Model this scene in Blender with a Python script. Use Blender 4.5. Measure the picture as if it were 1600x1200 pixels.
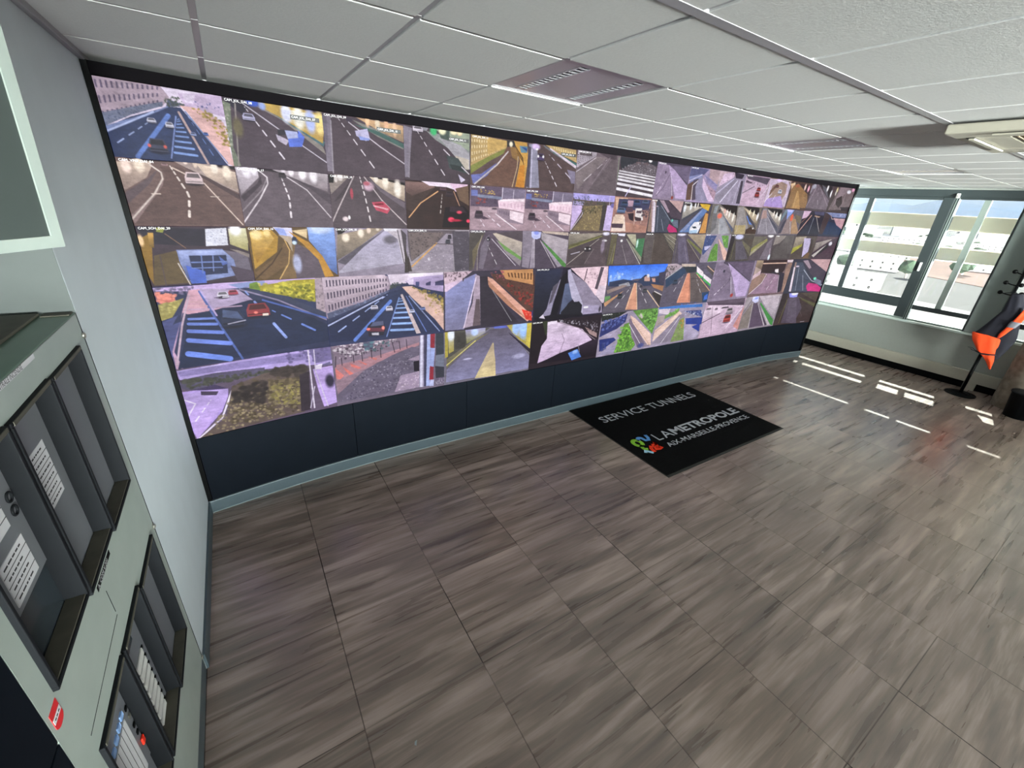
import bpy, bmesh, math, random
import numpy as np
from mathutils import Vector, Matrix

# ---------------------------------------------------------------- start clean
for o in list(bpy.data.objects): bpy.data.objects.remove(o, do_unlink=True)
SC = bpy.context.scene
COL = SC.collection

# ---------------------------------------------------------------- camera
cam_d = bpy.data.cameras.new('camera'); cam = bpy.data.objects.new('camera', cam_d); COL.objects.link(cam)
cam_d.sensor_width = 36.0; cam_d.sensor_fit = 'HORIZONTAL'
cam_d.lens = 656.94/1600*36.0
cam_d.clip_start = 0.02; cam_d.clip_end = 30000
RX = Vector((0.847007543, -0.528391263, 0.058145466)); DN = Vector((-0.169116296, -0.371547917, -0.912881057)); FW = Vector((0.503962201, 0.763383795, -0.404063462))
cam.matrix_world = Matrix(((RX[0], -DN[0], -FW[0], 0.46970), (RX[1], -DN[1], -FW[1], -1.81342), (RX[2], -DN[2], -FW[2], 2.22038), (0, 0, 0, 1)))
SC.camera = cam

# ---------------------------------------------------------------- light and exposure
SC.view_settings.view_transform = 'Standard'; SC.view_settings.look = 'None'
EXPO = 1.02
SC.view_settings.exposure = EXPO; SC.view_settings.gamma = 1.0; SC.view_settings.use_curve_mapping = False
world = bpy.data.worlds.new('sky'); SC.world = world; world.use_nodes = True
nt = world.node_tree; nt.nodes.clear()
wo = nt.nodes.new('ShaderNodeOutputWorld'); wb = nt.nodes.new('ShaderNodeBackground')
tc = nt.nodes.new('ShaderNodeTexCoord'); sx = nt.nodes.new('ShaderNodeSeparateXYZ'); cr = nt.nodes.new('ShaderNodeValToRGB')
nt.links.new(tc.outputs['Generated'], sx.inputs[0]); nt.links.new(sx.outputs['Z'], cr.inputs[0]); nt.links.new(cr.outputs[0], wb.inputs[0]); nt.links.new(wb.outputs[0], wo.inputs[0])
mr = nt.nodes.new('ShaderNodeMapRange'); mr.interpolation_type = 'SMOOTHSTEP'   # added fill: sky brightened behind the camera to light the room
nt.links.new(sx.outputs['Y'], mr.inputs[0]); mr.inputs[1].default_value = -0.15; mr.inputs[2].default_value = -0.7; 
mz_ = nt.nodes.new('ShaderNodeMapRange'); mz_.interpolation_type = 'SMOOTHSTEP'; nt.links.new(sx.outputs['Z'], mz_.inputs[0]); mz_.inputs[1].default_value = 0.15; mz_.inputs[2].default_value = -0.05; mz_.inputs[4].default_value = 1.0   # added bright band at and below the horizon keeps fill off outdoor ground
mm_ = nt.nodes.new('ShaderNodeMath'); mm_.operation = 'MULTIPLY_ADD'; mp_ = nt.nodes.new('ShaderNodeMath'); mp_.operation = 'MULTIPLY'
nt.links.new(mr.outputs[0], mp_.inputs[0]); 
ml_ = nt.nodes.new('ShaderNodeMapRange'); ml_.interpolation_type = 'SMOOTHSTEP'; nt.links.new(sx.outputs['Z'], ml_.inputs[0]); ml_.inputs[1].default_value = 0.01; ml_.inputs[2].default_value = -0.07; ml_.inputs[3].default_value = 0.0; ml_.inputs[4].default_value = 0.3   # extra glow added below the horizon to lift the ceiling
ma_ = nt.nodes.new('ShaderNodeMath'); ma_.operation = 'ADD'; nt.links.new(mz_.outputs[0], ma_.inputs[0]); nt.links.new(ml_.outputs[0], ma_.inputs[1]); nt.links.new(ma_.outputs[0], mp_.inputs[1])
nt.links.new(mp_.outputs[0], mm_.inputs[0]); mm_.inputs[1].default_value = 285.0; mm_.inputs[2].default_value = 0.56
nt.links.new(mm_.outputs[0], wb.inputs[1])
ms_ = nt.nodes.new('ShaderNodeMapRange'); ms_.interpolation_type = 'SMOOTHSTEP'; nt.links.new(sx.outputs['Y'], ms_.inputs[0]); ms_.inputs[1].default_value = -0.15; ms_.inputs[2].default_value = -0.7
mc = nt.nodes.new('ShaderNodeMix'); mc.data_type = 'RGBA'; nt.links.new(ms_.outputs[0], mc.inputs[0]); nt.links.new(cr.outputs[0], mc.inputs[6]); mc.inputs[7].default_value = (1.0, 0.985, 0.96, 1); nt.links.new(mc.outputs[2], wb.inputs[0])
e = cr.color_ramp.elements
e[0].position = 0.0; e[0].color = (0.80, 0.90, 1.0, 1)
e[1].position = 0.6; e[1].color = (0.36, 0.56, 0.95, 1)
x_ = cr.color_ramp.elements.new(0.15); x_.color = (0.62, 0.80, 1.0, 1)
sun_d = bpy.data.lights.new('sun', 'SUN'); sun = bpy.data.objects.new('sun', sun_d); COL.objects.link(sun)
sun_dir = Vector((-1.48, -0.35, -0.9*1.48)).normalized()
sun.rotation_euler = sun_dir.to_track_quat('-Z', 'Y').to_euler(); sun.location = (30, 8, 30)
sun_d.energy = 10.0; sun_d.angle = math.radians(0.53); sun_d.color = (1.0, 0.96, 0.88)

# ---------------------------------------------------------------- helpers
def lin(h):
    r = []
    for i in (0, 2, 4):
        v = int(h[i:i+2], 16)/255; r.append(v/12.92 if v <= 0.04045 else ((v+0.055)/1.055)**2.4)
    return (r[0], r[1], r[2], 1)
def mat(name, col, rough=0.6, metal=0.0, noise=0.0, nscale=30.0, bump=0.0, spec=0.5, emit=None, es=0.0, trans=0.0):
    m = bpy.data.materials.new(name); m.use_nodes = True; t = m.node_tree; b = t.nodes['Principled BSDF']
    c = lin(col) if isinstance(col, str) else tuple(col)+(1,)*(4-len(col))
    b.inputs['Base Color'].default_value = c; b.inputs['Roughness'].default_value = rough; b.inputs['Metallic'].default_value = metal
    b.inputs['Specular IOR Level'].default_value = spec
    if trans: b.inputs['Transmission Weight'].default_value = trans
    if emit: b.inputs['Emission Color'].default_value = lin(emit); b.inputs['Emission Strength'].default_value = es
    tcn = t.nodes.new('ShaderNodeTexCoord'); n = t.nodes.new('ShaderNodeTexNoise'); n.inputs['Scale'].default_value = nscale; n.inputs['Detail'].default_value = 4
    t.links.new(tcn.outputs['Object'], n.inputs['Vector'])
    if noise:
        mx = t.nodes.new('ShaderNodeMix'); mx.data_type = 'RGBA'; mx.blend_type = 'MULTIPLY'; mx.inputs[0].default_value = 1
        rp = t.nodes.new('ShaderNodeMapRange'); rp.inputs[1].default_value = 0.3; rp.inputs[2].default_value = 0.7; rp.inputs[3].default_value = 1-noise; rp.inputs[4].default_value = 1+noise*0.5
        t.links.new(n.outputs['Fac'], rp.inputs[0]); mx.inputs[6].default_value = c; t.links.new(rp.outputs[0], mx.inputs[7]); t.links.new(mx.outputs[2], b.inputs['Base Color'])
    if bump:
        bp = t.nodes.new('ShaderNodeBump'); bp.inputs['Strength'].default_value = bump; bp.inputs['Distance'].default_value = 0.002
        t.links.new(n.outputs['Fac'], bp.inputs['Height']); t.links.new(bp.outputs[0], b.inputs['Normal'])
    return m
def obj(name, bm, m=None, parent=None, smooth=False):
    me = bpy.data.meshes.new(name); bmesh.ops.recalc_face_normals(bm, faces=bm.faces); bm.to_mesh(me); bm.free()
    if smooth:
        for p in me.polygons: p.use_smooth = True
    o = bpy.data.objects.new(name, me); COL.objects.link(o)
    if m is not None:
        for mm in (m if isinstance(m, list) else [m]): me.materials.append(mm)
    if parent is not None: o.parent = parent
    return o
def tag(o, label=None, cat=None, group=None, kind=None):
    if label: o['label'] = label
    if cat: o['category'] = cat
    if group: o['group'] = group
    if kind: o['kind'] = kind
    return o
def thing(name, label, cat, loc=(0, 0, 0), group=None):
    o = bpy.data.objects.new(name, None); COL.objects.link(o); o.location = loc; o.empty_display_size = 0.1
    return tag(o, label, cat, group)
def struct(name, bm, m, smooth=False, label=None):
    o = obj(name, bm, m, None, smooth); o['kind'] = 'structure'
    if label: o['label'] = label
    return o
def BM(): return bmesh.new()
def box(bm, lo, hi, bev=0.0, mi=0, rot=None, org=None):
    c = [(a+b)/2 for a, b in zip(lo, hi)]; s = [abs(b-a) for a, b in zip(lo, hi)]
    r = bmesh.ops.create_cube(bm, size=1.0, matrix=Matrix.Translation(c) @ Matrix.Diagonal((*s, 1)))
    vs = r['verts']; fs = list({f for v in vs for f in v.link_faces})
    if bev > 0:
        es = list({e for v in vs for e in v.link_edges})
        r2 = bmesh.ops.bevel(bm, geom=es, offset=bev, segments=2, affect='EDGES', profile=0.5)
        fs = list(set(r2['faces']) | {f for f in fs if f.is_valid}); vs = list({v for f in fs for v in f.verts})
    for f in fs: f.material_index = mi
    if rot is not None: bmesh.ops.rotate(bm, verts=vs, cent=org or c, matrix=rot)
    return vs
def prism(bm, pts, axis, a, b, mi=0):
    """extrude a polygon (2-D points in the other two axes) from a to b along axis"""
    def P3(p, v):
        l = list(p); l.insert(axis, v); return l
    A = [bm.verts.new(P3(p, a)) for p in pts]; B = [bm.verts.new(P3(p, b)) for p in pts]
    fs = [bm.faces.new(A), bm.faces.new(B[::-1])]
    n = len(pts)
    for i in range(n): fs.append(bm.faces.new((A[i], B[i], B[(i+1) % n], A[(i+1) % n])))
    for f in fs: f.material_index = mi
def lathe(bm, prof, c=(0, 0), n=32, mi=0, z0=0):
    rings = []
    for r, z in prof:
        rings.append([bm.verts.new((c[0]+r*math.cos(2*math.pi*i/n), c[1]+r*math.sin(2*math.pi*i/n), z+z0)) for i in range(n)])
    for a, b in zip(rings[:-1], rings[1:]):
        for i in range(n):
            f = bm.faces.new((a[i], a[(i+1) % n], b[(i+1) % n], b[i])); f.material_index = mi
    for rr in (rings[0], rings[-1]):
        try: bm.faces.new(rr).material_index = mi
        except ValueError: pass
def tube(bm, pts, r, n=10, mi=0):
    pts = [Vector(p) for p in pts]; rings = []
    for i, p in enumerate(pts):
        t = (pts[min(i+1, len(pts)-1)]-pts[max(i-1, 0)]).normalized()
        u = t.orthogonal().normalized() if i == 0 else (u-t*u.dot(t)).normalized()
        w = t.cross(u); rr = r[i] if isinstance(r, (list, tuple)) else r
        rings.append([bm.verts.new(p+(u*math.cos(2*math.pi*k/n)+w*math.sin(2*math.pi*k/n))*rr) for k in range(n)])
    for a, b in zip(rings[:-1], rings[1:]):
        for k in range(n): bm.faces.new((a[k], a[(k+1) % n], b[(k+1) % n], b[k])).material_index = mi
    bm.faces.new(rings[0]); bm.faces.new(rings[-1][::-1])
def text_obj(name, s, size, m, parent, mw, align='LEFT', weight=0.0, depth=0.0):
    cu = bpy.data.curves.new(name, 'FONT'); cu.body = s; cu.size = size; cu.align_x = align; cu.offset = weight; cu.extrude = depth; cu.resolution_u = 2
    t = bpy.data.objects.new(name, cu); COL.objects.link(t)
    bpy.context.view_layer.update()
    me = bpy.data.meshes.new_from_object(t); bpy.data.objects.remove(t); bpy.data.curves.remove(cu)
    me.transform(mw); o = bpy.data.objects.new(name, me); COL.objects.link(o)
    me.materials.append(m)
    if parent is not None: o.parent = parent
    return o
def frame_mat(o, u, v):
    """matrix whose local x is u, y is v and origin o"""
    u = Vector(u).normalized(); v = Vector(v).normalized(); w = u.cross(v)
    return Matrix(((u[0], v[0], w[0], o[0]), (u[1], v[1], w[1], o[1]), (u[2], v[2], w[2], o[2]), (0, 0, 0, 1)))

H = 2.7257      # ceiling height
XW = 9.43       # window wall plane
YB = -13.0       # unseen wall behind the camera, set far back to even the light
RD = -0.66      # depth of the recess that holds the cabinets

# ---------------------------------------------------------------- materials
M = {}
M['wall'] = mat('white_wall_paint', 'BFC8CD', 0.7, noise=0.03, nscale=6, bump=0.15)
M['ceil'] = mat('mineral_ceiling_tile', 'C2C3C2', 0.9, noise=0.04, nscale=120, bump=0.4)
M['grid'] = mat('ceiling_grid_metal', '908E92', 0.4, noise=0.02)
M['navy'] = mat('dark_slate_laminate', '0E131A', 0.5, noise=0.12, nscale=9, spec=0.04)
M['alu'] = mat('grey_blue_aluminium', '47555C', 0.4, 0.2, noise=0.06, nscale=14)
M['aluedge'] = mat('bright_aluminium_edge', '94A2A8', 0.3, 0.5)
M['black'] = mat('black_matt_metal', '060708', 0.5, noise=0.1, spec=0.08)
M['blackband'] = mat('screen_housing_black', '0C0A0D', 0.7, noise=0.1, spec=0.03)
M['steel'] = mat('painted_sheet_steel', '98A29C', 0.42, noise=0.06, nscale=10, bump=0.05)
M['steeltop'] = mat('green_grey_top_sheet', '5C7466', 0.35, noise=0.1, nscale=8)
M['dark'] = mat('charcoal_plastic', '191B1E', 0.6, noise=0.08, nscale=20, spec=0.08)
M['rim'] = mat('dusty_charcoal_rim', '46443A', 0.7, noise=0.2, nscale=25)
M['glass_grey'] = mat('grey_acrylic_window', '6E7076', 0.3, noise=0.04, nscale=5, spec=0.2)
M['glass_dark'] = mat('dark_acrylic_window', '343C42', 0.15, noise=0.04)
M['paper'] = mat('paper_label', 'C8C8CC', 0.7, noise=0.04)
M['ink'] = mat('black_ink', '26262A', 0.7)
M['red'] = mat('red_sticker', 'C8242A', 0.4, noise=0.05)
M['redbtn'] = mat('red_button', 'E0301C', 0.35)
M['bluebtn'] = mat('pale_blue_button', '86A8D8', 0.35)
M['white'] = mat('white_plastic', 'D8D8D4', 0.4, noise=0.02)
M['chrome'] = mat('bolt_metal', 'A8A8A0', 0.3, 0.9)
M['frame_grey'] = mat('window_frame_slate', '31393A', 0.45, noise=0.05, nscale=9)
M['frame_alu'] = mat('window_profile_pale_green', '98A69E', 0.35, 0.2)
M['sill'] = mat('pale_sill', 'C0CCC6', 0.35)
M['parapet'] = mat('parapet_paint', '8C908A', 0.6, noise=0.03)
M['duct'] = mat('cream_plinth', 'A6A294', 0.5, noise=0.03)
M['slat'] = mat('beige_sun_slat', 'FFF4E0', 0.7, noise=0.05, nscale=3)
M['concrete'] = mat('rough_concrete', 'A09484', 0.9, noise=0.35, nscale=14, bump=0.8)
M['binm'] = mat('bin_black_plastic', '050608', 0.5, spec=0.1)
M['orange'] = mat('fluorescent_orange_cloth', 'EE4810', 0.8, noise=0.1, nscale=12, bump=0.3)
M['navycloth'] = mat('navy_cloth', '0C0D1C', 0.85, noise=0.2, nscale=15, bump=0.3)
M['greycloth'] = mat('grey_reflective_tape', '6C6C74', 0.5)
M['mat'] = mat('black_carpet_pile', '050607', 0.95, noise=0.4, nscale=60, bump=0.8, spec=0.1)
M['rubber'] = mat('dark_rubber_border', '20211C', 0.7)
M['lettering'] = mat('pale_grey_pile', 'B4B8BE', 0.95, noise=0.1, nscale=80, spec=0.1)
M['lgreen'] = mat('green_pile', '86BE3C', 0.95, noise=0.1, nscale=80, spec=0.1)
M['lblue'] = mat('blue_pile', '5C94D0', 0.95, noise=0.1, nscale=80, spec=0.1)
M['lred'] = mat('red_pile', 'E83C20', 0.95, noise=0.1, nscale=80, spec=0.1)
M['lcyan'] = mat('pale_blue_pile', 'A8D4EC', 0.95, noise=0.1, nscale=80, spec=0.1)
M['lum'] = mat('satin_aluminium_reflector', 'B0AAAE', 0.35, 0.6)
M['louvre'] = mat('bright_louvre_blade', 'D8D8DC', 0.25, 0.8)
M['acgrille'] = mat('brown_dusty_grille', '8C7C64', 0.7, noise=0.1)

def floor_mat():
    m = bpy.data.materials.new('wood_look_vinyl'); m.use_nodes = True; t = m.node_tree; L = t.links.new; N = t.nodes.new
    b = t.nodes['Principled BSDF']; g = N('ShaderNodeNewGeometry'); s = N('ShaderNodeSeparateXYZ'); L(g.outputs['Position'], s.inputs[0])
    def math_(op, a, bb=None):
        n = N('ShaderNodeMath'); n.operation = op
        for i, v in enumerate((a, bb)):
            if v is None: continue
            if isinstance(v, (int, float)): n.inputs[i].default_value = v
            else: L(v, n.inputs[i])
        return n.outputs[0]
    X, Y = s.outputs['X'], s.outputs['Y']
    tx = math_('FLOOR', math_('DIVIDE', X, 0.6)); ty = math_('FLOOR', math_('DIVIDE', Y, 0.6))
    cmb = N('ShaderNodeCombineXYZ'); L(tx, cmb.inputs[0]); L(ty, cmb.inputs[1])
    wn = N('ShaderNodeTexWhiteNoise'); wn.noise_dimensions = '2D'; L(cmb.outputs[0], wn.inputs['Vector'])
    # grain coordinates: stretched along x, shifted for each tile
    def grain(sx_, sy_, scale, detail, rough, dist, tilek=37.0):
        c = N('ShaderNodeCombineXYZ'); L(math_('ADD', math_('MULTIPLY', X, sx_), math_('MULTIPLY', wn.outputs['Value'], tilek)), c.inputs[0]); L(math_('MULTIPLY', Y, sy_), c.inputs[1]); L(math_('MULTIPLY', wn.outputs['Value'], tilek*.3), c.inputs[2])
        n = N('ShaderNodeTexNoise'); n.inputs['Scale'].default_value = scale; n.inputs['Detail'].default_value = detail; n.inputs['Roughness'].default_value = rough; n.inputs['Distortion'].default_value = dist
        L(c.outputs[0], n.inputs['Vector']); return n.outputs['Fac']
    a = grain(1.5, 13.0, 1.0, 3, 0.55, 0.5, 0.8); c2 = grain(2.6, 70.0, 1.0, 6, 0.7, 0.15); c3 = grain(1.1, 19, 1.0, 4, 0.5, 0.35)
    f = math_('ADD', math_('ADD', math_('MULTIPLY', a, 0.70), math_('MULTIPLY', c2, 0.22)), math_('MULTIPLY', c3, 0.43))
    cr = N('ShaderNodeValToRGB'); L(f, cr.inputs[0]); e = cr.color_ramp.elements
    e[0].position = 0.36; e[0].color = lin('352B29'); e[1].position = 0.84; e[1].color = lin('A5938A'); k = e.new(0.66); k.color = lin('77685F')
    # knots
    vor = N('ShaderNodeTexVoronoi'); vc = N('ShaderNodeCombineXYZ'); L(math_('MULTIPLY', X, 1.6), vc.inputs[0]); L(math_('MULTIPLY', Y, 4.5), vc.inputs[1]); L(vc.outputs[0], vor.inputs['Vector']); vor.inputs['Scale'].default_value = 1.3
    kn = N('ShaderNodeMapRange'); L(vor.outputs['Distance'], kn.inputs[0]); kn.inputs[1].default_value = 0.01; kn.inputs[2].default_value = 0.06; kn.inputs[3].default_value = 0.85; kn.inputs[4].default_value = 1.0
    # joints
    def joint(c, w):
        fr = math_('ABSOLUTE', math_('SUBTRACT', math_('FRACT', math_('ADD', math_('DIVIDE', c, 0.6), 0.5)), 0.5))
        return fr, math_('LESS_THAN', fr, w)
    wnj = N('ShaderNodeTexWhiteNoise'); wnj.noise_dimensions = '2D'
    cj = N('ShaderNodeCombineXYZ'); L(math_('ROUND', math_('DIVIDE', X, 0.6)), cj.inputs[0]); L(ty, cj.inputs[1]); L(cj.outputs[0], wnj.inputs['Vector'])
    wnk = N('ShaderNodeTexWhiteNoise'); wnk.noise_dimensions = '2D'
    ck = N('ShaderNodeCombineXYZ'); L(tx, ck.inputs[0]); L(math_('ADD', math_('ROUND', math_('DIVIDE', Y, 0.6)), 71.0), ck.inputs[1]); L(ck.outputs[0], wnk.inputs['Vector'])
    _, j1 = joint(X, 0.0045); _, j2 = joint(Y, 0.0042)
    j = math_('MAXIMUM', math_('MULTIPLY', j1, math_('ADD', math_('MULTIPLY', wnj.outputs['Value'], 0.6), 0.4)), math_('MULTIPLY', j2, math_('ADD', math_('MULTIPLY', wnk.outputs['Value'], 0.75), 0.12)))
    tint = math_('ADD', math_('MULTIPLY', wn.outputs['Value'], 0.10), 0.95)
    fac = math_('MULTIPLY', math_('MULTIPLY', kn.outputs[0], tint), math_('SUBTRACT', 1.0, math_('MULTIPLY', j, 0.92)))
    mx = N('ShaderNodeMix'); mx.data_type = 'RGBA'; mx.blend_type = 'MULTIPLY'; mx.inputs[0].default_value = 1; L(cr.outputs[0], mx.inputs[6]); L(fac, mx.inputs[7]); L(mx.outputs[2], b.inputs['Base Color'])
    rr = N('ShaderNodeMapRange'); L(c3, rr.inputs[0]); rr.inputs[3].default_value = 0.25; rr.inputs[4].default_value = 0.31; L(math_('SUBTRACT', 0.5, math_('MULTIPLY', j, 0.45)), b.inputs['Specular IOR Level']); b.inputs['IOR'].default_value = 1.75; L(rr.outputs[0], b.inputs['Roughness'])
    return m
M['floor'] = floor_mat()
def glass_mat(name, tint, gl=1.0):
    m = bpy.data.materials.new(name); m.use_nodes = True; t = m.node_tree; t.nodes.clear(); N = t.nodes.new; L = t.links.new
    o = N('ShaderNodeOutputMaterial'); mx = N('ShaderNodeMixShader'); tr = N('ShaderNodeBsdfTransparent'); gy = N('ShaderNodeBsdfGlossy'); fr = N('ShaderNodeFresnel')
    tl = N('ShaderNodeBsdfTranslucent'); tl.inputs[0].default_value = (.9, .95, .95, 1); mz = N('ShaderNodeMixShader'); mz.inputs[0].default_value = 0.0018   # thin translucent veil added to wash out the view
    tr.inputs[0].default_value = tint; gy.inputs['Roughness'].default_value = 0.02; fr.inputs[0].default_value = 1.45
    L(fr.outputs[0], mx.inputs[0]); L(tr.outputs[0], mz.inputs[1]); L(tl.outputs[0], mz.inputs[2]); L(mz.outputs[0], mx.inputs[1]); L(gy.outputs[0], mx.inputs[2]); L(mx.outputs[0], o.inputs[0]); return m
M['pane'] = glass_mat('window_glass', (0.93, 0.97, 0.96, 1))
def feed_mat():
    m = bpy.data.materials.new('lit_camera_picture'); m.use_nodes = True; t = m.node_tree; t.nodes.clear(); N = t.nodes.new; L = t.links.new
    o = N('ShaderNodeOutputMaterial'); em = N('ShaderNodeEmission'); at = N('ShaderNodeAttribute'); at.attribute_name = 'picture'
    L(at.outputs['Color'], em.inputs[0]); em.inputs[1].default_value = 2.0**(-EXPO)
    gl = N('ShaderNodeBsdfGlossy'); gl.inputs['Roughness'].default_value = 0.5; gl.inputs[0].default_value = (0.005, 0.005, 0.005, 1)
    ad = N('ShaderNodeAddShader'); L(em.outputs[0], ad.inputs[0]); L(gl.outputs[0], ad.inputs[1]); L(ad.outputs[0], o.inputs[0]); return m
M['feed'] = feed_mat()
M['caption'] = mat('white_caption_light', '101010', 0.5, emit='F0F0F0', es=1.0)
M['capback'] = mat('caption_backing', '08080A', 0.5)

# ================================================================ SETTING
bm = BM(); box(bm, (RD-0.1, YB-0.1, -0.15), (XW+0.15, 2.1, 0)); struct('floor', bm, M['floor'])

# ceiling: slab above, tiles laid into a metal grid
ceil_root = BM(); box(ceil_root, (RD-0.1, YB-0.1, H+0.02), (XW+0.15, 2.1, H+0.2)); ceiling = struct('ceiling', ceil_root, M['ceil'])
GX0, GY0 = 0.4845, 1.5916
SKIP = {(2, 2), (6, 2), (10, 2)}          # cells taken by the light fittings
bm = BM()
for i in range(-2, 16):
    for j in range(-1, 25):
        if (i, j) in SKIP: continue
        x0, x1 = GX0+.6*i, GX0+.6*(i+1); y1, y0 = GY0-.6*j, GY0-.6*(j+1)
        x0, x1 = max(x0, RD+.001), min(x1, XW-.002); y0, y1 = max(y0, YB+.002), min(y1, 1.9)
        if x1-x0 < .06 or y1-y0 < .03: continue
        g = .011
        box(bm, (x0+g, y0+g*.8, H-.004), (x1-g, y1-g*.8, H+.019), bev=.003)
obj('ceiling_tiles', bm, M['ceil'], ceiling)
bm = BM()
for i in range(-1, 16):
    x = GX0+.6*i
    if RD < x < XW: box(bm, (x-.014, YB, H+.003), (x+.014, 1.9, H+.016))
for j in range(0, 25):
    y = GY0-.6*j; w = .019 if j % 4 == 0 else .009; z = H-.006 if j % 4 == 0 else H+.002
    if y > YB: box(bm, (RD, y-w, z), (XW, y+w, H+.0165))
obj('ceiling_grid', bm, M['grid'], ceiling)
bm = BM(); box(bm, (0, .05, H-.028), (.022, 1.9, H+.001), bev=.003); box(bm, (RD, YB, H-.028), (RD+.02, .05, H)); struct('trim_1', bm, M['grid'])

bm = BM()
box(bm, (RD-.1, .055, 0), (0, 2.0, H)); struct('wall_left', bm, M['wall'])
bm = BM(); box(bm, (RD, .0505, 0), (-.0005, .0549, H)); struct('wall_recess_side', bm, mat('recess_side_shade', '484E4D', 0.7, noise=0.03))  # shade put into the colour: offsets strong window light on this face
bm = BM(); box(bm, (RD-.1, YB, 0), (RD, .055, H)); struct('wall_recess', bm, M['wall'])
bm = BM(); box(bm, (RD, 1.85, 0), (XW+.15, 2.0, H)); struct('wall_front', bm, M['wall'])
# baseboard on the left wall
bm = BM(); box(bm, (0, .055, 0), (.011, 1.345, .1), bev=.002); struct('baseboard_left', bm, M['alu'])

# ---- unseen wall behind the camera; its windows are added to spread fill light
bm = BM()
box(bm, (RD, YB-.12, 0), (XW+.15, YB, .8)); box(bm, (RD, YB-.12, 2.6), (XW+.15, YB, H))
box(bm, (RD, YB-.12, .8), (-.4, YB, 2.6)); box(bm, (2.2, YB-.12, .8), (2.4, YB, 2.6)); box(bm, (5.0, YB-.12, .8), (XW+.15, YB, 2.6))
struct('wall_back', bm, M['wall'])
wn = [0]
def back_fill_window(x0, x1):
    wn[0] += 1
    fr = BM()
    for a, b_ in ((x0, x0+.06), (x1-.06, x1), ((x0+x1)/2-.03, (x0+x1)/2+.03)): box(fr, (a, YB-.09, .8), (b_, YB-.03, 2.6))
    for z0, z1 in ((.8, .86), (2.54, 2.6)): box(fr, (x0, YB-.09, z0), (x1, YB-.03, z1))
    w = struct('window_%d' % wn[0], fr, M['frame_grey'])
    p = BM(); box(p, (x0+.03, YB-.064, .83), (x1-.03, YB-.058, 2.57)); obj('window_pane', p, M['pane'], w)

# ---- window wall (right side of the photo)
bm = BM(); box(bm, (XW, YB-.1, 0), (XW+.15, 1.85, .79)); box(bm, (XW, YB-.1, .79), (XW+.15, -2.8, 2.68)); box(bm, (XW, YB-.1, 2.68), (XW+.15, 1.85, H)); struct('wall_right', bm, M['parapet'])  # unseen stretch past the last bay kept solid to cut ceiling light
bm = BM()
for y0, y1 in ((-.56, 1.85), (-3.2, -.70), (-12.9, -3.3)): box(bm, (XW-.004, y0, 0), (XW, y1, .112))
struct('baseboard_right', bm, M['black'])
bm = BM(); box(bm, (XW-.055, YB, .112), (XW, 1.85, .272), bev=.004)
for y0 in (-.70, -3.3): box(bm, (XW-.05, y0, 0), (XW, y0+.13, .115))
struct('trim_2', bm, M['duct'])
bm = BM(); box(bm, (XW-.035, -2.8, .765), (XW+.10, 1.85, .80), bev=.008); struct('trim_3', bm, M['sill'])
bm = BM(); box(bm, (XW-.02, -2.8, 2.60), (XW+.08, 1.85, 2.70), bev=.004); struct('trim_4', bm, M['frame_grey'])
def right_window(y1, y0, style):
    """window bay between y1 (left in the photo) and y0"""
    wn[0] += 1
    fr = BM(); X0, X1 = XW, XW+.07
    # pale aluminium outline
    box(fr, (X0-.012, y1-.025, .80), (X1, y1, 2.62), bev=.004, mi=1); box(fr, (X0-.012, y0, .80), (X1, y0+.025, 2.62), bev=.004, mi=1)
    box(fr, (X0, y0, .80), (X1, y1, .826), mi=1); box(fr, (X0, y0, 2.575), (X1, y1, 2.62))
    w = struct('window_%d' % wn[0], fr, [M['frame_grey'], M['frame_alu']])
    if style == 'sash':
        s = BM()
        box(s, (X0-.02, y0+.152, .975), (X1-.01, y1-.026, 1.125), bev=.004); box(s, (X0-.02, y0+.152, 2.56), (X1-.01, y1-.026, 2.599), bev=.003)
        box(s, (X0-.024, y0+.026, .83), (X1-.012, y0+.151, 2.598), bev=.004)
        sash = obj('sash', s, M['frame_grey'], w)
        h = BM(); box(h, (X0-.06, y0+.07, 1.55), (X0-.02, y0+.095, 1.68), bev=.006); obj('handle', h, M['white'], sash)
        mb = BM(); box(mb, (X0, y1-.35, 1.126), (X1-.02, y1-.275, 2.559), bev=.003); obj('mullion', mb, M['frame_grey'], w)
    else:
        s = BM(); box(s, (X0, y0+.02, .976), (X1-.01, y1-.02, 1.045), bev=.004)
        obj('transom', s, M['frame_grey'], w)
        mb = BM(); yc = y1-.45*(y1-y0); box(mb, (X0+.02, yc-.036, 1.046), (X1-.012, yc+.036, 2.574)); obj('mullion', mb, M['frame_alu'], w)
    p = BM(); box(p, (X0+.035, y0+.02, .82), (X0+.041, y1-.02, 2.58)); obj('window_pane', p, M['pane'], w)
def pier(y1, y0):
    b = BM(); box(b, (XW-.03, y0, .80), (XW+.12, y1, 2.62), bev=.01); return b
right_window(1.76, .41, 'sash')
for k, (a, b_) in enumerate(((.41, -.30), (-.56, -1.55), (-1.8, -2.8))):
    right_window(a, b_, 'fixed' if k != 2 else 'sash')
pb = BM()
for a, b_ in ((-.30, -.56), (-1.55, -1.8)): box(pb, (XW-.03, b_, .80), (XW+.12, a, 2.62), bev=.01)
struct('trim_5', pb, mat('grey_green_pier', '78827E', 0.6, noise=0.04, nscale=5))
for a, b_ in ((-.4, 2.2), (2.4, 5.0)):
    back_fill_window(a, b_)
    pl = bpy.data.lights.new('sky_portal', 'AREA'); pl.shape = 'RECTANGLE'; pl.size = b_-a; pl.size_y = 1.8; pl.cycles.is_portal = True
    po = bpy.data.objects.new('sky_portal', pl); COL.objects.link(po); po.location = ((a+b_)/2, YB-.13, 1.7); po.rotation_euler = (math.radians(90), 0, 0)
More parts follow.
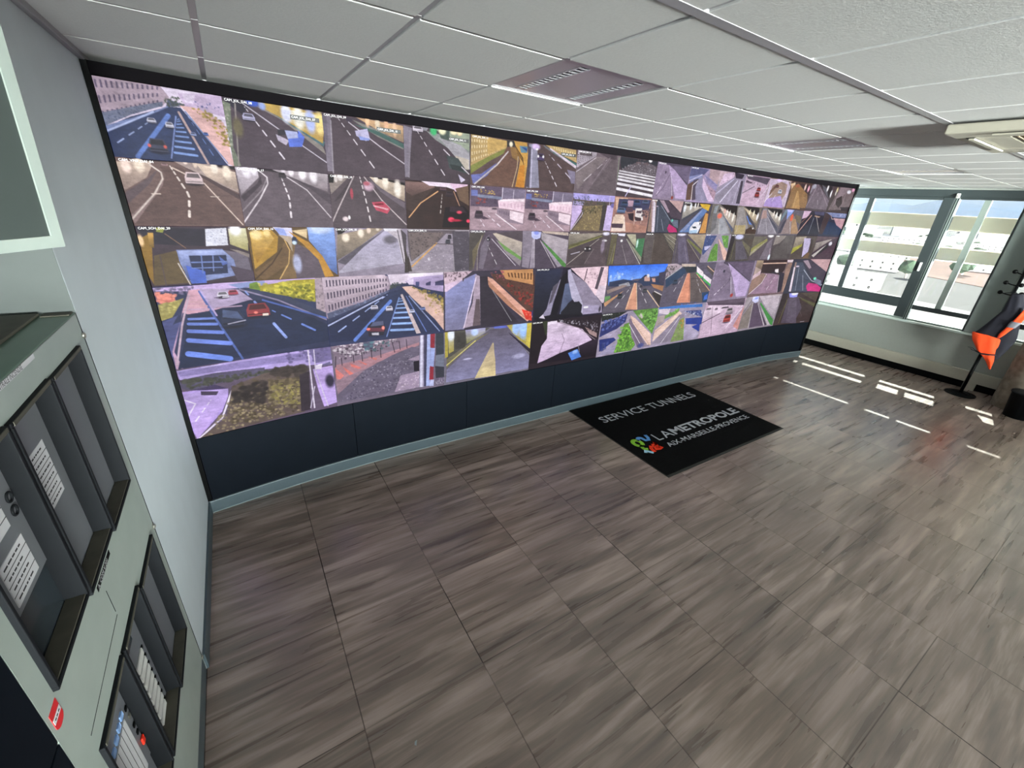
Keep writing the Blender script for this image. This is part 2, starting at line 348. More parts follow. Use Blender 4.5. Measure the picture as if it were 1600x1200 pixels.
pl = bpy.data.lights.new('sky_portal', 'AREA'); pl.shape = 'RECTANGLE'; pl.size = 4.6; pl.size_y = 1.8; pl.cycles.is_portal = True
po = bpy.data.objects.new('sky_portal', pl); COL.objects.link(po); po.location = (XW+.14, -.5, 1.7); po.rotation_euler = (math.radians(90), 0, math.radians(90))
# little latch on top of the main post
t = thing('window_latch', 'small pale latch at the top of the wide window post', 'latch', (XW-.03, .41, 2.62))
b = BM(); box(b, (-.02, -.02, -.03), (.0, .02, .03), bev=.005); o = obj('latch_plate', b, M['white'], t)
b = BM(); tube(b, [(-.01, 0, 0), (-.045, 0, .0), (-.05, 0, -.035)], .006); obj('latch_lever', b, M['chrome'], t)

# sun slats outside
def slat(z0, z1, lbl, x0=9.63, x1=9.96):
    b = BM(); box(b, (x0, YB-1, z0), (x1, 3.2, z1), bev=.012)
    t = obj('sun_slat', b, M['slat']); tag(t, lbl, 'sun slat', 'slats outside the windows'); 
slat(1.72, 1.913, 'long beige slat outside the windows, lowest of the three')
slat(2.154, 2.363, 'long beige slat outside the windows, at eye height, just under the hills')
slat(2.69, 2.90, 'long beige slat outside the windows, topmost, above the window head')
b = BM()
for y in (-5.4, -4.1, -2.85, -1.62, -.36, 1.98): box(b, (9.961, y-.03, -3), (10.02, y+.03, 3.1))
struct('trim_6', b, M['frame_grey'], label='grey outside posts that carry the slats')

# ---------------------------------------------------------------- camera pictures drawn as vector strokes (uv in thousandths)
def srgb(h): return np.array([int(h[i:i+2],16)/255 for i in (0,2,4)])
def paint_feed(ops, W, H, asp, seed, all_ops):
    SS=2; w,h=W*SS,H*SS
    rng=np.random.default_rng(seed)
    img=np.zeros((h,w,3)); Y,X=np.mgrid[0:h,0:w]; X=(X+.5)/w; Y=(Y+.5)/h
    U=1/400.0
    def box(pts,pad=0.0):
        x0=max(0,int((pts[:,0].min()-pad/asp)*w)-1); x1=min(w,int((pts[:,0].max()+pad/asp)*w)+2)
        y0=max(0,int((pts[:,1].min()-pad)*h)-1); y1=min(h,int((pts[:,1].max()+pad)*h)+2)
        return (slice(y0,y1),slice(x0,x1)) if x1>x0 and y1>y0 else None
    def mask(pts):
        b=box(pts)
        if b is None: return None,None
        x=X[b];y=Y[b];m=np.zeros(x.shape,bool);n=len(pts)
        for i in range(n):
            ax,ay=pts[i];bx,by=pts[(i+1)%n]
            if ay==by: continue
            c=((ay>y)!=(by>y))&(x<(bx-ax)*(y-ay)/(by-ay)+ax); m^=c
        return b,m
    def fill(pts,c,c2=None):
        b,m=mask(pts)
        if b is None: return
        if c2 is None: img[b][m]=c
        else:
            t=np.clip((Y[b]-pts[:,1].min())/(np.ptp(pts[:,1])+1e-6),0,1)[...,None]
            img[b][m]=(c*(1-t)+c2*t)[m]
    def stroke(pts,wd,c):
        wd=max(wd*U/2,.55/h)
        for a,bb in zip(pts[:-1],pts[1:]):
            b=box(np.array([a,bb]),wd)
            if b is None: continue
            x=(X[b]-a[0])*asp;y=Y[b]-a[1];dx=(bb[0]-a[0])*asp;dy=bb[1]-a[1]
            t=np.clip((x*dx+y*dy)/(dx*dx+dy*dy+1e-12),0,1)
            d=np.hypot(x-t*dx,y-t*dy); al=np.clip((wd-d)*h+.5,0,1)[...,None]
            img[b]=img[b]*(1-al)+c*al
    def ell(cx,cy,rx,ry,c,soft=1.0):
        rx=max(rx,1e-4);ry=max(ry,1e-4)
        b=box(np.array([[cx-rx*1.5,cy-ry*1.5],[cx+rx*1.5,cy+ry*1.5]]))
        if b is None: return
        d=np.hypot((X[b]-cx)/rx,(Y[b]-cy)/ry)
        al=np.clip((1.3-d)/.6,0,1)[...,None]*soft
        img[b]=img[b]*(1-al)+c*al
    def blobs(pts,n,sz,c):
        lo=pts.min(0);hi=pts.max(0);k=0
        for _ in range(n*6):
            if k>=n: break
            p=lo+rng.random(2)*(hi-lo); ins=False; m=len(pts)
            for i in range(m):
                ax,ay=pts[i];bx,by=pts[(i+1)%m]
                if (ay>p[1])!=(by>p[1]) and p[0]<(bx-ax)*(p[1]-ay)/(by-ay)+ax: ins=not ins
            if not ins: continue
            k+=1; r=sz*U*(.5+rng.random()*.7)
            ell(p[0],p[1],r/asp*(.7+rng.random()),r*(.6+.7*rng.random()),np.clip(c*(.8+.4*rng.random()),0,1),.8)
    for o in ops:
        k=o[0]
        if k=='=':
            return paint_feed(all_ops[o[1]],W,H,asp,seed,all_ops)
        if k=='B': img[:]=srgb(o[1]);continue
        cols=[srgb(c) for c in o[1] if isinstance(c,str)]; num=[c for c in o[1] if not isinstance(c,str)]
        pts=np.array(o[2],float).reshape(-1,2)/1000 if o[2] else None
        if k=='P': fill(pts,cols[0])
        elif k=='g': fill(pts,cols[0],cols[1])
        elif k=='L': stroke(pts,num[0],cols[0])
        elif k=='W':
            nx,ny=int(num[0]),int(num[1]);a,b_,c_,d_=pts
            for i in range(nx):
                for j in range(ny):
                    def q(u,v): return (a*(1-u)+b_*u)*(1-v)+(d_*(1-u)+c_*u)*v
                    u0,u1=(i+.3)/nx,(i+.7)/nx;v0,v1=(j+.22)/ny,(j+.74)/ny
                    fill(np.array([q(u0,v0),q(u1,v0),q(u1,v1),q(u0,v1)]),cols[0])
        elif k=='S': blobs(pts,int(num[0]),num[1],cols[0])
        elif k=='E': ell(pts[0,0],pts[0,1],pts[1,0],pts[1,1],cols[0])
        elif k=='D':
            n=int(num[1]);seg=np.hypot(*(np.diff(pts,axis=0)).T);cs=np.r_[0,np.cumsum(seg)]/seg.sum()
            f=lambda t:np.array([np.interp(t,cs,pts[:,0]),np.interp(t,cs,pts[:,1])])
            # the dashes shrink toward the farther (higher) end
            up=pts[0,1]<pts[-1,1]
            for i in range(n):
                t0,t1=(i/n)**1.7,((i+.5)/n)**1.7
                if not up: t0,t1=1-t1,1-t0
                wd=num[0]*(.35+.65*((i+.5)/n))
                stroke(np.array([f(t0),f(t1)]),wd,cols[0])
        elif k=='D0':
            n=int(num[1])
            for i in range(n):
                t=1-((n-i)/n)**1.7; t2=min(1,t+.02)
                stroke(np.array([pts[0]*(1-t2)+pts[1]*t2,pts[2]*(1-t)+pts[3]*t]),num[0]*(1-.8*i/n),cols[0])
        elif k=='C':
            cx,cy=pts[0];cw,ch=pts[1];c=cols[0]
            def R(x0,y0,x1,y1,col): fill(np.array([[cx+x0*cw,cy+y0*ch],[cx+x1*cw,cy+y0*ch],[cx+x1*cw,cy+y1*ch],[cx+x0*cw,cy+y1*ch]]),col)
            ell(cx,cy+.42*ch,cw*.52,ch*.16,np.array([.1,.1,.13]),.7)
            fill(np.array([[cx-.5*cw,cy+.4*ch],[cx-.5*cw,cy-.02*ch],[cx-.36*cw,cy-.42*ch],[cx+.36*cw,cy-.42*ch],[cx+.5*cw,cy-.02*ch],[cx+.5*cw,cy+.4*ch]]),c)
            fill(np.array([[cx-.4*cw,cy-.02*ch],[cx-.3*cw,cy-.34*ch],[cx+.3*cw,cy-.34*ch],[cx+.4*cw,cy-.02*ch]]),c*.4+.05)
            R(-.46,.22,.46,.32,np.clip(c*.6,0,1))
        elif k=='N': pass
    img=img.reshape(H,SS,W,SS,3).mean((1,3))
    g=rng.normal(0,1,(H,W,1))
    def soft(n,m):
        a=rng.normal(0,1,(n,m)); yy=np.linspace(0,n-1.001,H); xx=np.linspace(0,m-1.001,W); y0=yy.astype(int); x0=xx.astype(int); fy=(yy-y0)[:,None]; fx=(xx-x0)[None]
        return ((a[y0][:,x0]*(1-fy)+a[y0+1][:,x0]*fy)*(1-fx)+(a[y0][:,x0+1]*(1-fy)+a[y0+1][:,x0+1]*fy)*fx)[...,None]
    return np.clip(img*(1+.03*g+.05*soft(9,12)+.045*soft(40,22)+.035*soft(70,70)),0,1)
def parse_feeds(txt):
    F={};cur=None
    for ln in txt.splitlines():
        ln=ln.strip()
        if not ln: continue
        if '_' in ln and ' ' not in ln: cur=F.setdefault(ln,[]);continue
        if ln[:2] in('= ','B '): cur.append(ln.split());continue
        op,_,p=ln.partition('|');t=op.split()
        cur.append([t[0],[a if len(a)==6 else float(a) for a in t[1:]],[int(v) for v in p.split()]])
    return F

FEED_TEXT = """
1_1
B e1d6ea
P 4b5568 | 533 151 670 203 639 229 506 261
P a3939f | -4 -20 287 -61 485 -29 550 128 489 243 212 429 -6 597 -62 296
W 5a5266 13 3 | -2 0 495 -12 458 241 -10 586
P 6a7388 | 0 446 227 325 489 197 481 255 212 429 -6 614
S 46506a 90 3 | 0 446 227 325 489 197 481 255 212 429 -6 614
P c4b2cf | 624 58 1000 -14 1027 299 668 212
P d8cce2 | 662 58 772 41 741 165 674 168
S 3f4a7c 14 4 | 747 119 985 107 975 186 737 197
S 3c4638 60 4 | 510 136 629 107 670 203 506 261
P dcb3ad | 616 214 775 220 981 374 1002 1003 944 974 816 652 672 287
S 8a7a34 60 7 | 710 203 881 252 1004 414 1011 736 940 701 825 362
S a89440 30 6 | 735 209 881 252 1004 414 1006 716 944 678 839 359
P 2a3757 | 525 255 624 243 804 632 937 974 975 1041 -10 1014 -13 635 208 449
P 6f7fa8 | -142 699 -10 614 393 348 520 246 525 261 389 374 -10 684
L a9b9e0 9 | -4 678 198 513 393 348
D 9fb2dc 7 5 | -2 878 348 481
L 5c7cc0 22 | 181 977 508 374
L 7a90c8 7 | 452 959 570 371
D0 7fa0dc 13 9 | 489 887 575 414 679 893 591 388
L b79f9a 13 | 602 313 770 1020
D 5f7bb4 6 6 | 666 330 852 951
L 7187b4 7 | 658 290 946 959
C cfd3e4 | 362 467 72 72
C d5d9ea | 499 499 67 90
C 3a3f50 | 366 797 150 211
E e0655a | 295 809 13 23
E e0655a | 422 809 13 23
C 8fa3d4 | 685 588 50 55
C 4a6bb4 | 798 565 44 49

1_2
B 4a4148
P 2b2a34 | 9 14 289 14 176 220 44 93
P 6f7a66 | 4 58 73 87 29 710 73 991 -21 1006
S 9aa08c 40 6 | 4 58 73 87 25 617 0 954
P 8a857c | 272 41 624 174 977 562 1004 687 555 212
P 4b6f73 | 320 32 500 104 1002 478 987 559 496 154
P b99c4c | 337 3 513 -14 1035 43 981 507 557 188 347 58
g e8e4c8 b08c3a | 570 43 1033 67 985 455 574 186
E dfe6ff | 614 104 52 145
E f0f0e0 | 744 151 56 174
E b8c8ff | 865 177 53 177
E ffe890 | 970 180 46 180
E 3b5fd0 | 289 26 63 52
E 8fa4d8 | 379 52 34 58
L 8f8a84 8 | 119 75 50 997
L c9c4d0 7 | 193 58 538 386 1031 843
D e6e0ea 11 7 | 205 101 572 916
C c8c8ea | 228 238 118 116
P bdb6c8 | 475 443 610 519 568 600 490 539
P 5a78e0 | 595 397 727 351 781 441 740 597 601 620
P 2a2a30 | 500 368 710 354 723 388 498 464
P aab4dc | 574 365 710 365 708 464 595 496
E 6a6448 | 109 417 46 139

1_3
B 4a4046
P 7d7682 | 46 43 101 52 71 954 -40 968
P 6a6470 | -21 55 54 41 42 525 -59 994
P 3a3340 | 264 20 382 43 307 128
P 7e8078 | 346 49 657 281 994 452 1006 374 662 157
P 40635a | 359 119 657 255 1015 435 998 348 660 183
P a08870 | 384 -3 1008 32 998 325 716 197 538 84
g d8b080 8c7a60 | 418 12 1008 32 998 310 697 188
E ffd0a0 | 540 35 27 96
E f0e0c0 | 666 61 30 107
E e8b890 | 777 64 27 110
E f0c8a0 | 889 116 27 125
L 9a949c 9 | 98 122 69 980
L ccc4cc 8 | 309 104 685 449 1006 713
D ddd6dc 10 7 | 170 29 643 939
P c0bede | 378 232 533 168 561 345 504 380 391 313
P 8ea0e0 | 418 307 561 333 540 368 433 371
N 0.1 | 374 472 733 670

1_4
B 443b40
P 807a86 | 8 20 126 49 61 948 -2 954
P 8a8a90 | 126 -3 370 -20 328 64 145 70
C d8d0dc | 206 46 142 116
P 8d9590 | 328 64 452 197 988 557 984 333 580 99
P 9aa890 | 433 -9 980 -12 984 333 668 162
P 4a5a50 | 496 -17 668 -23 668 188 536 157
E 40c070 | 431 43 48 78
E ffffd0 | 559 23 54 67
E fff0c0 | 732 17 47 47
E ffe0b0 | 822 14 40 50
P a8a8ac | 515 162 847 243 986 388 990 701 757 475
P c0b8a8 | 757 449 975 501 978 701 803 696
P 3a4644 | 622 467 803 499 895 655 967 791 666 710
P 2a3230 | 668 626 895 655 896 742 711 733
L d0c8d0 9 | 580 365 668 461
L dcd4dc 9 | 860 661 978 788
L 8c8690 9 | 93 104 61 948
D e0d8e0 10 7 | 185 64 643 957
P cfc8e0 | 803 809 921 913 851 977

1_5
B 5b4a46
P 30302c | 575 17 770 6 741 154 615 151
P b39a62 | -4 -3 610 32 617 200 293 420 3 617
W e8d2a0 12 4 | 1 55 490 70 461 275 9 577
P c9a860 | 266 29 610 32 606 154 291 359
P 7d8440 | 3 617 293 400 617 171 619 252 329 475 7 780
P 6a4f40 | 615 151 759 130 846 406 780 974 120 991 453 562
P 8a6a3c | 669 142 797 145 846 429 715 362
P 6c74b4 | 11 797 183 759 451 501 286 788 51 977
P c89a48 | 736 12 974 14 1010 322 972 977 799 971 865 406
P 7a5a28 | 776 128 917 333 923 441 802 267
P 5f8a9c | 839 96 987 93 986 220 875 235
P 2c4a8c | 867 113 980 128 986 200
P c8842c | 869 510 953 478 972 977 808 971
E fff8d8 | 684 90 32 52
L d0c8c8 12 | 76 977 453 542 638 249
L c8b088 8 | 823 328 816 559 743 977
L 3c2a18 6 | 759 110 907 336 934 481

1_6
B 50423f
P 8e8ea0 | 12 29 165 14 266 951 10 974
P 4a4650 | -3 72 54 104 68 968 8 951
P 707478 | 279 6 994 345 1004 438 323 64
P b8a068 | 298 -17 962 23 1002 299 487 104
W f0dca0 10 1 | 459 -9 964 35 975 258 506 78
P 3c6c64 | 487 104 1004 322 1010 380 491 148
P d8ccd8 | 422 49 998 368 994 438 424 81
P 7a7488 | 813 484 991 507 1008 788 930 794
L c8c4dc 9 | 77 142 98 965
E d8c0f0 | 148 70 77 63
E ffffff | 171 119 23 23
C 54466a | 254 267 135 168
E ffffff | 203 264 17 29
E ffffff | 302 261 19 29
D e0d8e0 11 6 | 346 362 663 962
D d0c8d8 10 4 | 415 200 1017 788

1_7
B 6b6064
P 4c4448 | 429 -12 904 -35 929 130 679 93
P b0a8b0 | -17 9 431 0 420 93 14 414
W 3a3438 10 5 | 2 96 414 61 397 107 17 345
P 5a5254 | 40 43 321 38 328 107 59 122
P 7a7070 | 420 104 679 93 76 925 -9 507
L c8c0c8 7 | 12 507 424 128
D d0c8cc 9 3 | 685 139 31 904
L 8c8488 6 | 750 84 405 751
P 5f5658 | 803 125 925 107 996 948 311 954
L 7a8a70 9 | 967 55 1021 945

1_8
B 433a3e
P 2c3034 | -27 17 1005 12 1003 125 314 188 64 328
P 5a5458 | 166 252 482 78 772 87 982 151 1001 380 581 380 49 374
S a8a4a8 160 4 | 57 287 482 78 982 151 1001 380 585 403 26 377
S 6a5450 20 7 | 358 29 808 14 784 151 429 174
E ffffff | 789 20 48 43
L d8d6da 14 | 24 365 1009 426
L dcdade 17 | 11 426 1010 496
L e0dee2 19 | 11 499 1012 577
L e6e4ea 22 | 15 574 1016 664
L e8e6ec 26 | 23 681 1026 783
L f0eef4 30 | 24 814 1028 928
L d0c8ee 12 | 387 707 267 983

1_9
B 8a7c90
P 4f4858 | 1 -12 1016 0 1037 441 976 545 569 220 323 61
P 8f8098 | 5 12 323 61 443 258 558 930 37 971 5 403
P b8a4c8 | 319 49 533 177 1008 568 1040 945 699 945 487 470
P 6a6078 | 379 78 1021 23 991 493 627 238
D d8c8dc 8 6 | 333 365 83 942
D c0b0c8 6 5 | 196 78 66 583
L d8d0e0 7 | 463 354 585 928
E 3a3040 | 272 255 21 34
E 8a3a30 | 598 928 36 47
L 4a4050 5 | 417 261 287 658 104 916

1_10
B a090b0
P 55587c | 16 0 611 26 473 191 2 293
P 8088b4 | 2 293 409 174 433 272 75 487
L e0d8f0 8 | 414 200 31 414
P b0989c | 634 -3 1139 14 1038 443 670 246
P 5c4438 | -3 519 170 400 269 930 46 971
P 4a4250 | 164 377 325 310 388 922 246 957
L f0e8f0 10 | 382 304 172 528 218 959
P 8a86a0 | 325 310 456 243 462 499 794 945 370 974 271 568
P d8c0dc | 464 270 554 388 1051 954 794 945 504 548
P 9088b0 | 515 238 1006 446 1027 632 649 403
P b898a8 | 597 435 1032 658 1051 954 874 780
S 504858 30 5 | 603 461 1032 658 1044 928
L 7078a8 8 | 508 214 1013 472

1_11
B 9890a4
P c0a8b0 | -84 14 566 6 568 125 68 441
P d8c0d8 | 162 90 528 -6 543 154 51 496
S 8a7a80 20 6 | -46 35 538 20 511 157 68 441
P 2e2a34 | 528 -6 919 32 860 174 618 174
P 8a8494 | 561 206 700 217 179 945 13 820
L c8c4e0 12 | 561 206 17 713
L d8d4e8 16 | 709 243 242 942
L c8c4d8 9 | 809 235 715 939
P 3a3540 | 843 232 927 223 1001 948 856 942

1_12
B c0a8bc
P 544c58 | -26 23 1010 32 928 255 579 197 91 142
P d8c0d4 | -201 58 -12 64 13 962 -35 933
P 5a4a58 | 45 177 316 238 251 275 32 252
S 403840 14 6 | 26 180 774 287 711 339 58 278
L 4a4048 9 | 11 597 432 348
P c8acc0 | 20 626 783 316 943 301 720 948 13 962
L b098b0 5 | 68 774 455 530
C 9c3c38 | 638 420 164 136
C 8c2c28 | 625 594 189 197
L e8dce8 9 | 1025 293 688 855

1_13
B 8a7468
P c8b8cc | 10 32 832 23 1008 235 1061 930 18 962 25 293
P 9c8474 | 176 246 546 84 840 154 880 475 733 786 161 890
P a890cc | 90 699 687 557 941 974 18 962
P 6a5040 | 151 409 390 133 367 293 138 600
L f0e8f8 8 | 254 510 6 817
L f0e8f8 8 | 426 562 350 762
L e0d0e0 7 | 912 113 971 936
L f0e4f0 9 | 607 14 931 46 1076 296
C 6c4440 | 399 243 147 108
C dce0f0 | 590 417 172 142
E e0c8f8 | 424 49 126 38

1_14
B 4a3830
P 8c6a40 | 113 159 349 70 893 394 1101 901 74 965
P b08850 | 366 336 456 328 759 959 341 948
P 302824 | -57 78 143 125 73 394
P 382c2c | 437 61 903 84 1067 484 721 304
g d8b880 705040 | 0 104 124 75 134 322 73 394
E f0d0c0 | 710 171 40 113
E e8a8b8 | 883 206 44 116
E d0b090 | 97 177 40 96
E e0c8a0 | 158 104 40 61
E 9c5c40 | 338 154 111 50
L e8c890 7 | 410 330 418 910
L c8a870 5 | 750 542 862 539
L 5a3a20 7 | 137 223 19 597

1_15
B 453c40
P 6a5e66 | 76 67 270 -3 981 554 996 919 13 907
P 8a8490 | -11 75 185 6 25 383 -76 357
P 2a2626 | 306 -23 940 20 996 481
P 5a5a60 | 448 -3 716 113 896 452 559 162
E f0f0f0 | 758 107 38 119
E f8f8ff | 988 301 42 133
E a8a8b4 | 132 96 78 84
L a89ca4 8 | 233 122 29 838
D c8c0c8 6 4 | 291 46 574 910
L 9c9098 8 | 403 107 1038 806

1_16
B 3c3230
P 6a5c5c | 286 23 785 -23 984 32 1126 922 631 875 81 913
P 88787c | 329 20 793 -6 458 443 207 794
P 2a201e | 290 458 498 330 614 617 517 809 333 672
P 4a3c3c | -4 52 246 29 -19 554
E e8d8a0 | 204 139 37 104
E f0f0f8 | 755 162 85 69
E e0a0c0 | 915 75 58 69
E d8d4c8 | 184 249 29 104
S e8e0e0 8 3 | 277 530 641 467 683 574 354 617
L 9c8c90 7 | 637 246 631 875
P 241c20 | 587 768 1021 736 1126 922 689 910

2_1
B 6a5650
P 1f1a1c | 0 -9 456 -21 1009 0 1004 66 645 0 241 33
g c8b4a0 8c7a70 | -13 69 268 30 270 99 208 267 -13 495 -10 312
P 5a4e50 | -33 544 204 291 316 138 219 360 -4 682
P a89890 | 443 -18 731 -12 1013 102 1008 438 702 213
g f0dcc4 9c8a7c | 645 0 1013 102 1002 411 731 210
E fff4e0 | 810 51 32 87
E fff0d8 | 921 111 38 117
E ffe8d0 | 641 24 19 51
E ffe8d8 | 560 0 18 33
E f8e8d0 | 171 90 39 105
E f8e0d0 | 67 126 35 102
P 4a3c3c | 525 63 699 237 996 547 1006 465 731 210
P 5e4a44 | 335 90 522 90 612 246 981 967 -12 985 283 471 370 225
P 8a7470 | 15 970 -4 850 289 423 356 228 322 372 179 649
L d8ccc0 9 | 260 81 335 183 335 276 239 502 2 898
L dcc8b8 8 | 439 99 691 312 981 967
D f0e4d8 16 8 | 422 78 529 502 477 937
L e0d0c0 6 | 212 508 285 505
L e0d0c0 5 | 723 514 798 514
C e0cccc | 602 237 156 210
C c8a0a0 | 379 60 54 33

2_2
B 5c5258
P 241e22 | 9 0 1002 -18 977 330 752 96
g d8d0d8 8a8288 | 9 12 230 -3 230 153 21 465
E f0ecf4 | 111 63 40 105
E f4f0fa | 186 42 31 78
g b8b0b4 7a7074 | 377 6 998 12 977 330 691 186
E fffaff | 702 33 40 111
E fffaff | 828 60 44 126
E f8f0f8 | 580 21 29 75
E f0e8f0 | 496 3 23 54
P 3c343a | 17 489 203 261 249 126 253 258 40 571
L 8c8488 8 | 8 733 241 366 310 171
P 4a4248 | 540 93 773 291 998 565 1012 384 742 210
L d8d0d4 9 | 236 36 314 144 312 252 211 505 2 925
L ccc4c8 8 | 528 120 733 321 981 808
D ece4e8 15 7 | 467 129 523 480 511 913
C 3a3438 | 479 87 79 96

2_3
B 4e4448
P 1c1818 | 510 -21 996 66 989 294 773 87
P 8a8078 | -2 12 254 -18 231 63 15 372
E f0e8e0 | 143 48 33 66
E e8e0d8 | 88 78 24 66
g e0d0b8 9c8c78 | 510 -6 994 120 985 438 670 237
E fff4e0 | 725 66 40 138
E fff8e8 | 889 189 48 171
E f8f0e0 | 601 24 27 69
P 141212 | -2 12 75 15 57 159 -4 165
P 3c3438 | 23 535 244 141 286 30 195 360
P 6a6068 | 489 9 649 267 981 586 985 468 672 207
L c0b4b4 9 | 315 15 86 637 -2 889
L c8bcbc 9 | 443 0 660 432 992 916
D e4dcdc 13 8 | 388 -6 449 450 500 961
P c0485c | 523 486 680 459 775 598 729 703 575 640
P f0b0b8 | 540 541 754 601 733 631 548 568
P 7a1c28 | 559 511 680 489 687 523 569 541
E d8b8c8 | 500 183 67 84
E c86a78 | 473 132 42 39
E c04858 | 271 339 19 96
E ffffff | 214 799 14 39
E e8d8d8 | 164 829 36 45

2_4
B 2e201c
P 3c2e28 | -2 -6 225 42 441 108 84 640 2 586
g 8a6c64 4c3a34 | -4 36 399 24 441 108 93 315 2 234
P f0e0f0 | 227 -3 969 -18 900 156 759 138 620 90 355 87
P e8c8e0 | 666 -3 969 -3 900 219 759 168
P 6a5440 | 759 108 971 27 988 462 830 348
L e8b078 9 | 38 763 217 453 484 192
L c89878 7 | 734 171 830 474
D d8d0c8 9 6 | 551 246 515 712
C 5a4048 | 565 126 101 90
C 34282c | 666 222 115 120
P 140e10 | 595 520 902 468 988 592 994 952 547 964
P 30242a | 677 498 879 495 952 625 666 610
E ff4060 | 694 781 51 51
E ff5068 | 826 616 44 33
E ff4060 | 978 802 31 39
E b02038 | 772 796 95 27

2_5
B a08890
P 5c4f60 | 13 6 999 3 993 231 497 456 11 465
P 787084 | 551 15 1001 24 995 252 575 261
S 4a3f50 60 6 | 15 144 554 138 499 477 19 447
P 6a74b0 | 20 105 131 105 133 234 22 234
S c8a850 30 5 | 177 90 453 96 438 168 196 180
P 8088a0 | 131 195 558 222 560 285 133 255
S 9c3c30 20 6 | 118 276 278 285 265 408 120 399
L d8d0e0 9 | 575 12 568 261
L ccc4d4 7 | 781 54 774 246
P a89098 | 249 471 497 456 1010 874 1006 976 24 997 20 610
P c0a8b0 | 169 477 465 468 486 586 171 583
P ecd0dc | 493 309 593 270 993 231 1003 559 776 505 516 477
P f8e8f0 | 543 285 993 231 997 294 511 330
W d8b8c8 7 1 | 511 339 980 306 984 559 514 456
P 8c7c88 | 482 480 986 571 999 850 718 814 486 607
W 5a4c5c 14 1 | 499 498 978 604 987 805 537 625
P f0dce4 | 724 529 995 580 989 829 732 727
L f0e4ec 9 | 461 619 869 979
D ece0ec 10 4 | 303 628 619 985
D ece0ec 8 3 | 173 727 295 982
C 4a3e48 | 163 634 147 189
P 4a3c48 | 173 697 255 682 356 742 240 757
C 6a5a64 | 436 498 92 43

2_6
= 2_5

2_7
B 5c5048
P b0a8e8 | -2 -18 1015 -9 1017 174 401 171 15 153
S 5a5f80 20 6 | 4 39 387 54 355 150 15 153
P 9890b8 | 19 198 275 204 263 300 10 315
S 3f4638 90 8 | 10 105 263 111 803 141 788 390 33 339
P c8b4e0 | -2 315 231 312 254 420 134 715 17 964 12 553
L e8e0f0 7 | 288 345 256 541 29 964
P 7a6c4c | 265 324 750 267 750 643 721 973 71 964 273 613
S 9c8c58 120 6 | 286 321 752 291 717 949 157 961
S 40402c 60 8 | 208 399 786 192 817 438 288 538
P 3c3834 | 727 270 818 264 838 970 717 949
P c8b8e4 | 841 261 1007 276 1053 967 813 958
E 6a64a0 | 982 264 57 63
L e0d8f0 6 | 878 12 891 282

2_8
B 9c7468
P d8b498 | 13 39 352 36 322 165 85 384
P 3a3c58 | 112 66 995 39 967 333 553 357 112 408
P b898a8 | 360 87 509 87 511 255 337 267
C 3c5070 | 276 192 194 177
C 34466c | 608 144 190 204
C 506080 | 846 102 181 129
P 503c48 | 341 291 515 279 536 408 360 420
C 5c7498 | 217 375 220 177
P f0dccc | 38 565 330 550 417 970 21 979
P e8d0b8 | 78 498 297 502 349 760 17 757
P 4a3c44 | 3 757 322 748 316 880 32 874
P e8e0dc | 595 303 774 291 858 634 627 670
P 54444c | 631 366 759 357 785 435 629 435
P 2c2228 | 404 456 564 435 589 673 467 625
P 3c2c30 | 606 538 795 571 810 664 639 655
S 4a4048 25 12 | 749 291 1037 276 1009 574 814 529
P b0806c | 377 706 1026 820 1054 985 419 985
L e8c8b8 7 | 620 616 620 778
L e8c8b8 7 | 806 637 808 730

2_9
B 2c2c34
P 8c7464 | 16 12 182 27 220 982 35 958
P b0989c | 9 39 102 30 220 982 165 985
P e0d8e4 | 66 60 142 108 262 982 178 985
P 3c4450 | 161 54 274 72 657 574 678 973 249 982
P 443a44 | 264 21 487 18 1010 417 1012 559 703 517
P a08c98 | 236 21 377 24 611 351 560 381
P c0a09c | 512 0 993 -6 968 360
L 8c98a8 8 | 321 177 731 658 970 793
P 606c7c | 686 574 928 592 983 850 815 769
E 70e0c0 | 745 604 29 39
P c02868 | 670 715 922 853 978 970 709 973 627 859
E c8b8d0 | 203 207 38 15
L 9098a8 6 | 249 234 327 952
L b8c0d0 5 | 400 586 522 919

2_10
B 45424a
P 2a2420 | 2 -36 958 -18 948 72 44 159
g c0b8a8 808078 | 39 129 672 147 42 559 35 387
E f0f8ff | 73 213 42 114
E f0f8ff | 264 144 36 99
E e8e8e8 | 405 108 25 87
E e8e0d0 | 494 87 21 72
P 5c7cb0 | 677 177 906 162 412 961 39 967
P 8898c0 | 529 360 693 234 218 934 94 937
P c89048 | 811 318 918 342 979 982 744 985
P d8b030 | 548 39 925 45 895 252 639 150
P 3c4048 | 65 529 582 183 653 207 84 616
P f0f0f4 | 496 628 718 607 742 772 679 985 388 991 378 811
P 20303c | 435 781 559 763 622 820 513 838
P 1c2830 | 674 622 727 667 685 742
P a8c8e0 | 399 901 666 865 662 988 388 991

2_11
B 6c6860
P 1c1612 | 263 0 953 15 1016 462 625 210
P 90989c | 91 96 238 30 192 351 101 502
g e0d0c0 908878 | 286 84 980 342 1055 832 643 511
E ffe8e0 | 608 270 27 105
E fffff0 | 717 309 30 117
E fffff0 | 887 408 38 150
E ffb8a8 | 507 219 21 72
P 8c8c8c | 242 291 440 279 957 991 166 1003
P a0a4a8 | 347 432 473 396 887 994 486 1000
E e07058 | 353 387 91 87
E 2c2c34 | 305 213 38 39
P 50586c | 458 339 633 480 1064 865 1020 958
P 6c6c6c | 80 300 250 318 311 790 158 973
L e0d8d0 6 | 372 580 486 1000

2_12
B 70685c
P 1a1512 | 156 -30 892 33 968 486 560 192
g d8c8a8 8c8068 | 219 57 903 300 972 616 508 381
E fff8c8 | 522 192 25 90
E fff8d8 | 699 246 34 117
E ffffff | 901 345 43 141
P 94908c | 7 69 209 27 739 979 102 991
